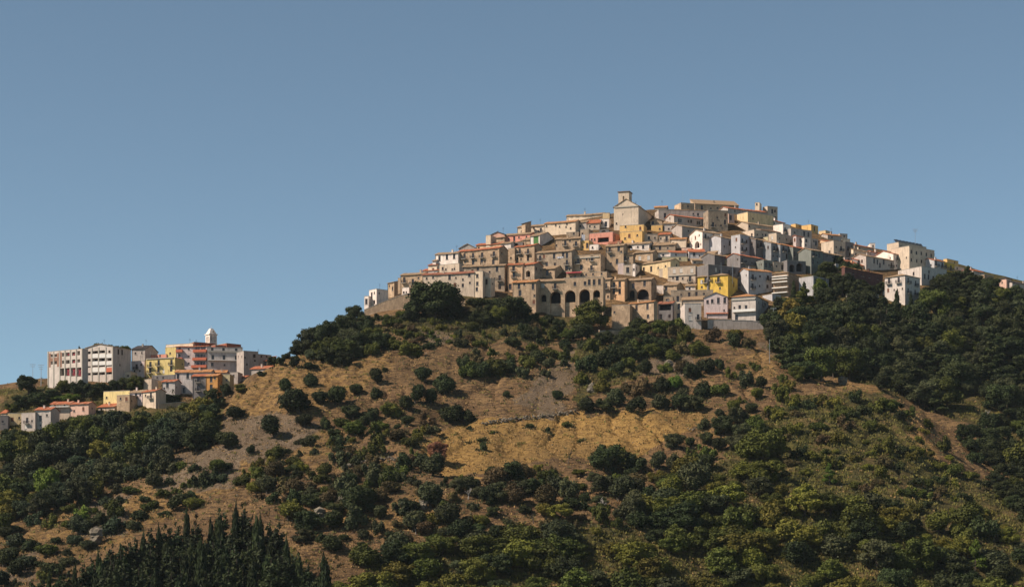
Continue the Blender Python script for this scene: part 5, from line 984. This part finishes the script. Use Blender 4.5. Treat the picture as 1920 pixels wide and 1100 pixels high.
fill('olive', [(520,960),(760,880),(1010,870),(1220,870),(1330,850),(1330,960),(1180,1000),(980,1010),(700,1040),(560,1030)], 128, ['olive','olive','tree','bush','scrub'], (20,58), (.6,1.0), 25, ['dk','dk','ol','md','ol','yg','db'])
fill('field', [(900,800),(1180,760),(1300,770),(1420,800),(1460,850),(1300,860),(1230,850),(1190,800)], 36, ['olive','bush','tree'], (18,48), (.65,1.0), 27, ['dk','ol','md'])
batch('bush', 'field', '995 802 22 12 dk;905 826 26 7 md;880 830 16 5 md;1062 800 22 14 md;905 845 20 24 dk;880 806 14 12 dk;1028 810 14 14 dk;925 812 16 6 md;1090 828 16 8 md')
fill('rightlow', [(1400,790),(1500,745),(1640,740),(1740,790),(1780,860),(1900,950),(1900,1000),(1700,960),(1560,920),(1420,880)], 96, ['scrub','bush','bush','scrub'], (18,46), (.45,.75), 19, ['yg','yg','md','dk','db','yg','md'])
fill('rightlow', [(1250,900),(1400,880),(1560,920),(1700,960),(1920,1000),(1920,1060),(1250,1040),(1180,980)], 70, ['tree','tree','olive','bush'], (30,84), (.65,.95), 32, ['md','md','yg','dk','yg','ol','md'])
fill('bottom', [(620,1190),(660,1060),(900,1030),(1180,1030),(1400,1050),(1920,1070),(1940,1190)], 100, ['tree','tree','tree','olive'], (44,92), (.7,.95), 32, ['md','yg','md','dk','yg','au' if False else 'md','ol'])
fill('wood', [(1450,680),(1445,625),(1465,590),(1520,580),(1580,590),(1640,600),(1730,612),(1760,600),(1840,592),(1930,612),(1930,760),(1890,790),(1860,760),(1800,740),(1760,790),(1690,745),(1600,715),(1500,720)], 140, ['tree','tree','tree','pine'], (30,66), (.8,1.2), 22, ['dk','dk','dk','md','dk','ol'])
fill('wood', [(1840,800),(1930,760),(1930,1000),(1880,940),(1800,830)], 26, ['tree','bush'], (36,60), (.8,1.0), 28, ['dk','dk','md'])
fill('wood', [(1745,556),(1860,552),(1860,580),(1740,590)], 16, ['tree','pine'], (30,44), (.8,1.0), 18, ['dk'])
batch('tree', 'wood', '1768 542 40 34 dk;1793 540 44 36 dk;1822 545 44 36 dk;1848 554 40 38 dk;1866 562 34 30 md;1630 560 34 30 dk;1580 558 38 52 dk;1602 562 38 44 dk;1596 532 46 44 dk;1584 548 44 44 dk;1608 556 30 28 dk;1618 548 34 26 dk;1545 545 46 40 dk;1575 548 40 40 dk;1540 560 40 44 md;1600 560 34 34 dk;1620 575 40 34 dk;1570 500 26 24 dk;1590 520 36 36 dk;1550 520 40 34 dk;1605 535 36 34 dk;1460 582 20 26 dk;1905 575 34 44 dk;1880 572 34 38 md;1922 572 30 40 dk;1845 565 40 44 dk;1778 552 46 40 dk;1738 575 40 36 dk')
fill('underarch', [(850,640),(880,590),(990,600),(1010,620),(1110,650),(1070,690),(1000,715),(860,715)], 34, ['bush','scrub','scrub'], (18,36), (.5,.8), 19, ['dk','md','db','ol'])
fill('slope', [(700,610),(860,600),(870,650),(760,650),(700,640)], 34, ['scrub','bush'], (14,26), (.5,.7), 13, ['md','ol','db','yg'])
fill('shoulder', [(555,668),(610,640),(680,605),(700,640),(720,660),(640,690)], 26, ['tree','bush'], (28,46), (.8,1.0), 15, ['dk','md','ol'])
fill('town', [(1160,650),(1200,620),(1270,620),(1290,660),(1210,680)], 20, ['tree','bush'], (28,44), (.75,.95), 16, ['md','dk','db'])
# conifer plantation at the lower left
for i, (x, y, h) in enumerate([(350,1075,118),(365,1090,120),(415,1070,118),(442,1075,128),(455,1070,122),(470,1085,120),(488,1090,122),(505,1095,118),(520,1105,128),(395,1085,110),(330,1095,112),(312,1100,118),(298,1105,116),(282,1110,122),(432,1100,110),(537,1120,110),(556,1135,100),(575,1150,96),(268,1112,112),(252,1116,110),(240,1124,108),(226,1128,104),(212,1135,110),(198,1140,112),(184,1145,108),(170,1150,106),(156,1160,104),(140,1165,106),(124,1172,100),(108,1178,98),(92,1182,96),(76,1186,90),(60,1188,86)]):
    plant('fir' if i % 3 else 'cypress', x, min(y+18, 1188), h*(.5 if i % 3 else .3), h+24, 'cy', 'plantation')
fill('plantation', [(70,1189),(200,1150),(300,1120),(420,1110),(540,1130),(620,1189)], 90, ['fir','fir','cypress'], (40,64), (1.9,2.6), 13, ['cy','cy','dk'])
for q in PL:
    if q['region'] == 'plantation' and q['kind'] == 'cypress': q['w'] *= .55
REG = {'town': 'under the hill town', 'village': 'by the left village', 'field': 'by the golden field', 'olive': 'in the middle olive ground', 'left': 'in the left valley wood', 'leftlow': 'on the lower left slope',
       'rightlow': 'on the lower right slope', 'bottom': 'along the bottom edge', 'wood': 'in the dark right wood', 'mid': 'left of the golden field', 'slope': 'on the bare left slope', 'shoulder': 'on the left shoulder',
       'underarch': 'below the arcade', 'gully': 'right of the bare gully', 'plantation': 'in the conifer plantation'}
def ordn(n): return '%d%s' % (n, 'th' if 10 <= n % 100 <= 20 else {1: 'st', 2: 'nd', 3: 'rd'}.get(n % 10, 'th'))
for reg in REG:
    L_ = sorted([q for q in PL if q['region'] == reg and not q['label']], key=lambda q: q['py']); m = len(L_); nb = 1 if m < 20 else (3 if m < 70 else 5)
    names = {1: [''], 3: ['upper ', 'middle ', 'lower '], 5: ['top ', 'upper ', 'middle ', 'lower ', 'bottom ']}[nb]
    for b_ in range(nb):
        row = sorted(L_[m*b_//nb:m*(b_+1)//nb], key=lambda q: q['px'])
        for i, q in enumerate(row):
            q['label'] = '%s %s %s, %s from left%s' % (HUEW[q['hue']], WORD[q['kind']], REG[reg], ordn(i+1), (' in '+names[b_]+'band') if nb > 1 else '')
for q in PL:
    if q['kind'] == 'tree' and q['region'] in ('bottom', 'rightlow', 'olive'): q['nm'] = 'oak_tree'; q['ct'] = 'oak tree'; q['label'] = q['label'].replace('broadleaf tree', 'oak tree')
for q in PL:
    k = q['kind']; cm, tm = RV.choice(KM[k]); p = q['p']; w, h = q['w'], q['h']; NM = q.get('nm', NAMEW[k]); CT = q.get('ct', CATW[k]); g = CT+'s '+REG[q['region']]; sc = (w*(1 if k not in ('cypress','fir') else 1/.28), )*2
    sxy = w/{'tree': .86, 'olive': .86, 'bush': 1.0, 'scrub': 1.0, 'cypress': .22, 'fir': .36, 'umbrella': 1.0, 'pine': .72}[k]; sz = h/{'tree': .94, 'olive': .88, 'bush': .80, 'scrub': .62, 'cypress': 1.0, 'fir': 1.0, 'umbrella': 1.0, 'pine': 1.0}[k]
    if k in ('fir', 'cypress'): sxy = min(sxy, sz*1.25)
    rz = RV.uniform(0, 6.28); loc = (p.x, p.y+w*.1, p.z-.15)
    if tm is None:
        o = link(NM, cm); o.location = loc; o.rotation_euler = (0,0,rz); o.scale = (sxy, sxy, sz); tag(o, q['label'], CT, g)
        o.material_slots[0].link = 'OBJECT'; o.material_slots[0].material = LM[q['hue']]
    else:
        r = empty(NM, loc, rz, q['label'], CT, g); r.scale = (sxy, sxy, sz); o = link('crown', cm, r); link('trunk', tm, r)
        o.material_slots[0].link = 'OBJECT'; o.material_slots[0].material = LM[q['hue']]
# bare dead trees
def dead(px, py, h, label):
    p = hit(px, py); Hh = h*p.y/F; q = MB(); R = random.Random(int(px))
    def br(a, d, l, r, n):
        b_ = a+d*l; q.tube(a, b_, r, r*.6, 5)
        if n:
            for _ in range(3): br(a+(b_-a)*R.uniform(.5, 1), (d+Vector((R.uniform(-.8,.8), R.uniform(-.8,.8), R.uniform(-.1,.5)))).normalized(), l*.62, r*.55, n-1)
    br(Vector((0,0,-.2)), Vector((R.uniform(-.15,.15), 0, 1)).normalized(), Hh*.42, .16, 3); o = q.build('dead_tree', [M_pale if px > 1100 or px < 900 else M_bark]); o.location = p; tag(o, label, 'dead tree', 'bare dead trees')
for px, py, h, l in ((968,888,42,'bare dark dead tree at the lower edge of the golden field, left one'),(1066,868,34,'bare branching dead tree at the lower edge of the golden field, right one'),(640,940,24,'small bare tree left of the dark spreading tree'),(878,935,30,'pale dead tree among the olives right of the bare patch'),(780,1000,26,'bleached dead tree in the olives below the bare patch'),(1130,960,40,'pale dead trunks among the olives under the big dark tree'),(1216,1080,60,'tall bare trunk near the bottom right of centre'),(1000,980,24,'pale fallen dead tree in the lower olives'),(1850,800,40,'thin dead tree standing in the right gully')): dead(px, py, h, l)
# palm tree in the left village
p = hit(324, 745); pr = empty('palm_tree', p, 0, 'small palm tree in front of the wide white-grey house', 'palm tree'); q = MB(); q.tube((0,0,-.3), (.1,0,2.6), .16, .13, 7); q.build('trunk', [M_bark], pr); q = MB()
for k in range(16):
    a = k*2.4; el = .9-.09*k; prev = Vector((.1,0,2.6)); d = Vector((math.cos(a)*math.cos(el), math.sin(a)*math.cos(el), math.sin(el)))
    for j in range(4):
        nx = prev+d*.42; t_ = d.cross(Vector((0,0,1))).normalized()*(.16-.03*j); q.face([prev-t_, prev+t_, nx+t_*.8, nx-t_*.8]); prev = nx; d = (d+Vector((0,0,-.35))).normalized()
q.build('crown', [LM['dk']], pr)
# ---------------------------------------------------------------- ground cover nobody could count, and loose stones
def colhit(n, weight, seed):
    R = np.random.RandomState(seed); out = []
    PX = R.uniform(-40, 1960, n); PX[:n//8] = R.uniform(1960, 2400, n//8); PY = R.uniform(600, 1110, n)
    for a, b_ in zip(PX, PY):
        i = int(np.clip(np.searchsorted(UPX, a), 0, len(UPX)-1)); k = np.nonzero((YG > 470) & (YG < 860) & (VM[i] >= (HOR-b_)/F))[0]
        if len(k) and k[0] > 0:
            y = YG[k[0]]; w = weight(cov[i, k[0]])
            if R.rand() < w: x = (a-960)/F*y; out.append((x, y, ground(x, y)))
    return np.array(out)
def scatter(name, pts, per, size, hgt, mat, R, label, flat=0):
    n = len(pts)*per; c = np.repeat(pts, per, 0)+R.normal(size=(n, 3))*np.array([size*1.3, size*1.3, 0]); c[:, 2] += hgt*.35*R.rand(n)
    a = R.normal(size=(n, 3)); a[:, 2] *= .4; a /= np.linalg.norm(a, axis=1)[:, None]; u = R.normal(size=(n, 3))*.45; u[:, 2] = 1; s = (size*(.5+R.rand(n)))[:, None]; hh = (hgt*(.5+R.rand(n)))[:, None]
    v = np.stack([c-a*s*.5, c+a*s*.5, c+a*s*.2+u*hh, c-a*s*.2+u*hh], 1).reshape(-1, 3)
    me = bpy.data.meshes.new(name); me.vertices.add(4*n); me.vertices.foreach_set('co', v.ravel()); me.loops.add(4*n); me.loops.foreach_set('vertex_index', np.arange(4*n, dtype=np.int32)); me.polygons.add(n)
    me.polygons.foreach_set('loop_start', np.arange(0, 4*n, 4, dtype=np.int32)); me.polygons.foreach_set('loop_total', np.full(n, 4, np.int32)); me.update(calc_edges=True); me.materials.append(mat)
    tag(link(name, me), label, kind='stuff')
R_ = np.random.RandomState(5)
def grassmat(name, c0, c1):
    m, t, b = newmat(name); g = t.nodes.new('ShaderNodeNewGeometry'); f = noise(t, g.outputs['Position'], .35, 4, .7); f2 = noise(t, g.outputs['Position'], 2.5, 2)
    t.links.new(mix(t, ramp(t, f2, .35, .65), mix(t, ramp(t, f, .35, .65), c0, c1), c1), b.inputs['Base Color']); return m
scatter('dry_grass', colhit(42000, lambda c: max(.45, c[0])*(1-.7*c[1]), 1), 4, .30, .32, grassmat('dry_grass', (.19,.115,.05), (.32,.205,.08)), R_, 'dry straw-coloured grass over the slopes')
scatter('low_scrub', colhit(26000, lambda c: min(1, .08+c[1]*.92), 2), 9, .34, .5, grassmat('low_scrub', (.050,.060,.016), (.14,.122,.030)), R_, 'low green and yellowish scrub covering the ground')
_sk = []
for q in PL:
    if q['kind'] in ('bush','olive','scrub') or q['region'] in ('town','shoulder'):
        for _ in range(9):
            a = RV.uniform(0, 6.28); r_ = q['w']*RV.uniform(.30, .72); x, y = q['p'].x+math.cos(a)*r_, q['p'].y+math.sin(a)*r_; _sk.append((x, y, ground(x, y)))
scatter('dark_weeds', np.concatenate([colhit(9000, lambda c: .32*(1-c[0]*.6), 3), np.array(_sk)]), 8, .28, .42, grassmat('dark_weeds', (.03,.04,.018), (.075,.07,.03)), R_, 'sparse dark weeds dotted over the bare slopes')
def rocks(name, pts, smin, smax, label, R):
    b8 = ICV; V_ = []; F_ = []; o = 0
    for p in pts:
        s = smin+(smax-smin)*R.rand()**2.5; v = b8*s*np.array([1, .8, .6])*(1+.22*R.normal(size=(len(b8), 1))); a = R.rand()*6.28; v = v @ np.array([[math.cos(a), math.sin(a), 0], [-math.sin(a), math.cos(a), 0], [0, 0, 1]]); V_.append(v+p+np.array([0, 0, s*.15])); F_ += [tuple(o+i for i in f) for f in ICF]; o += len(b8)
    me = bpy.data.meshes.new(name); me.from_pydata(np.concatenate(V_).tolist(), [], F_); me.materials.append(M_rock); me.update(); return me
M_rock, t, b = newmat('limestone'); g = t.nodes.new('ShaderNodeNewGeometry'); f = noise(t, g.outputs['Position'], 1.5, 4, .7); t.links.new(mix(t, ramp(t, f, .35, .65), (.09,.078,.06), (.20,.17,.13)), b.inputs['Base Color'])
sp = colhit(9000, lambda c: min(1, c[2]*1.0+.05), 4); tag(link('scree', rocks('scree', sp, .10, .42, '', R_)), 'loose grey stones strewn over the slopes', kind='stuff')
def stones_along(px, name, label, cat, n, smin, smax, spread):
    pts = []
    for _ in range(n):
        t_ = R_.rand()*(len(px)-1); i = int(t_); f_ = t_-i; a = px[i]; c = px[i+1]; p = hit(a[0]+(c[0]-a[0])*f_+R_.normal()*spread, a[1]+(c[1]-a[1])*f_+R_.normal()*spread*.5)
        if p: pts.append(np.array(p)+np.array([0, 0, R_.rand()*smax*1.6]))
    tag(link(name, rocks(name, pts, smin, smax, '', R_)), label, cat)
stones_along([(905,797),(960,789),(1020,783),(1085,774)], 'dry_stone_wall', 'low tumbled dry stone wall along the upper edge of the golden field', 'wall', 260, .25, .6, 1.2)
stones_along([(640,880),(700,866),(745,862)], 'dry_stone_wall', 'broken stone wall in the thicket left of the golden field', 'wall', 110, .25, .65, 2)
stones_along([(1290,808),(1330,800),(1370,812)], 'dry_stone_wall', 'short broken stone wall on the slope right of the golden field', 'wall', 80, .2, .5, 2)
for px, py, n, s, l in ((180,1018,9,1.5,'pale grey boulder group on the lower left slope above the conifers'),(642,948,14,1.1,'pale rock outcrop left of the dark spreading tree'),(795,955,12,.9,'rocky ledge right of the dark spreading tree'),(1255,690,16,1.0,'grey limestone crag on the stony slope under the pink-white gabled house'),(1165,668,10,.8,'small rock crag right of the bare gully'),(1110,735,12,1.0,'rock outcrop at the foot of the gully thicket'),(1580,722,12,1.0,'grey rock outcrop at the top of the green knoll'),(600,978,12,1.2,'rocky outcrop near the right edge of the conifer plantation')):
    stones_along([(px-3, py), (px+3, py-1)], 'rock_outcrop', l, 'rock', n*3, s*.8, s*1.4, .8)
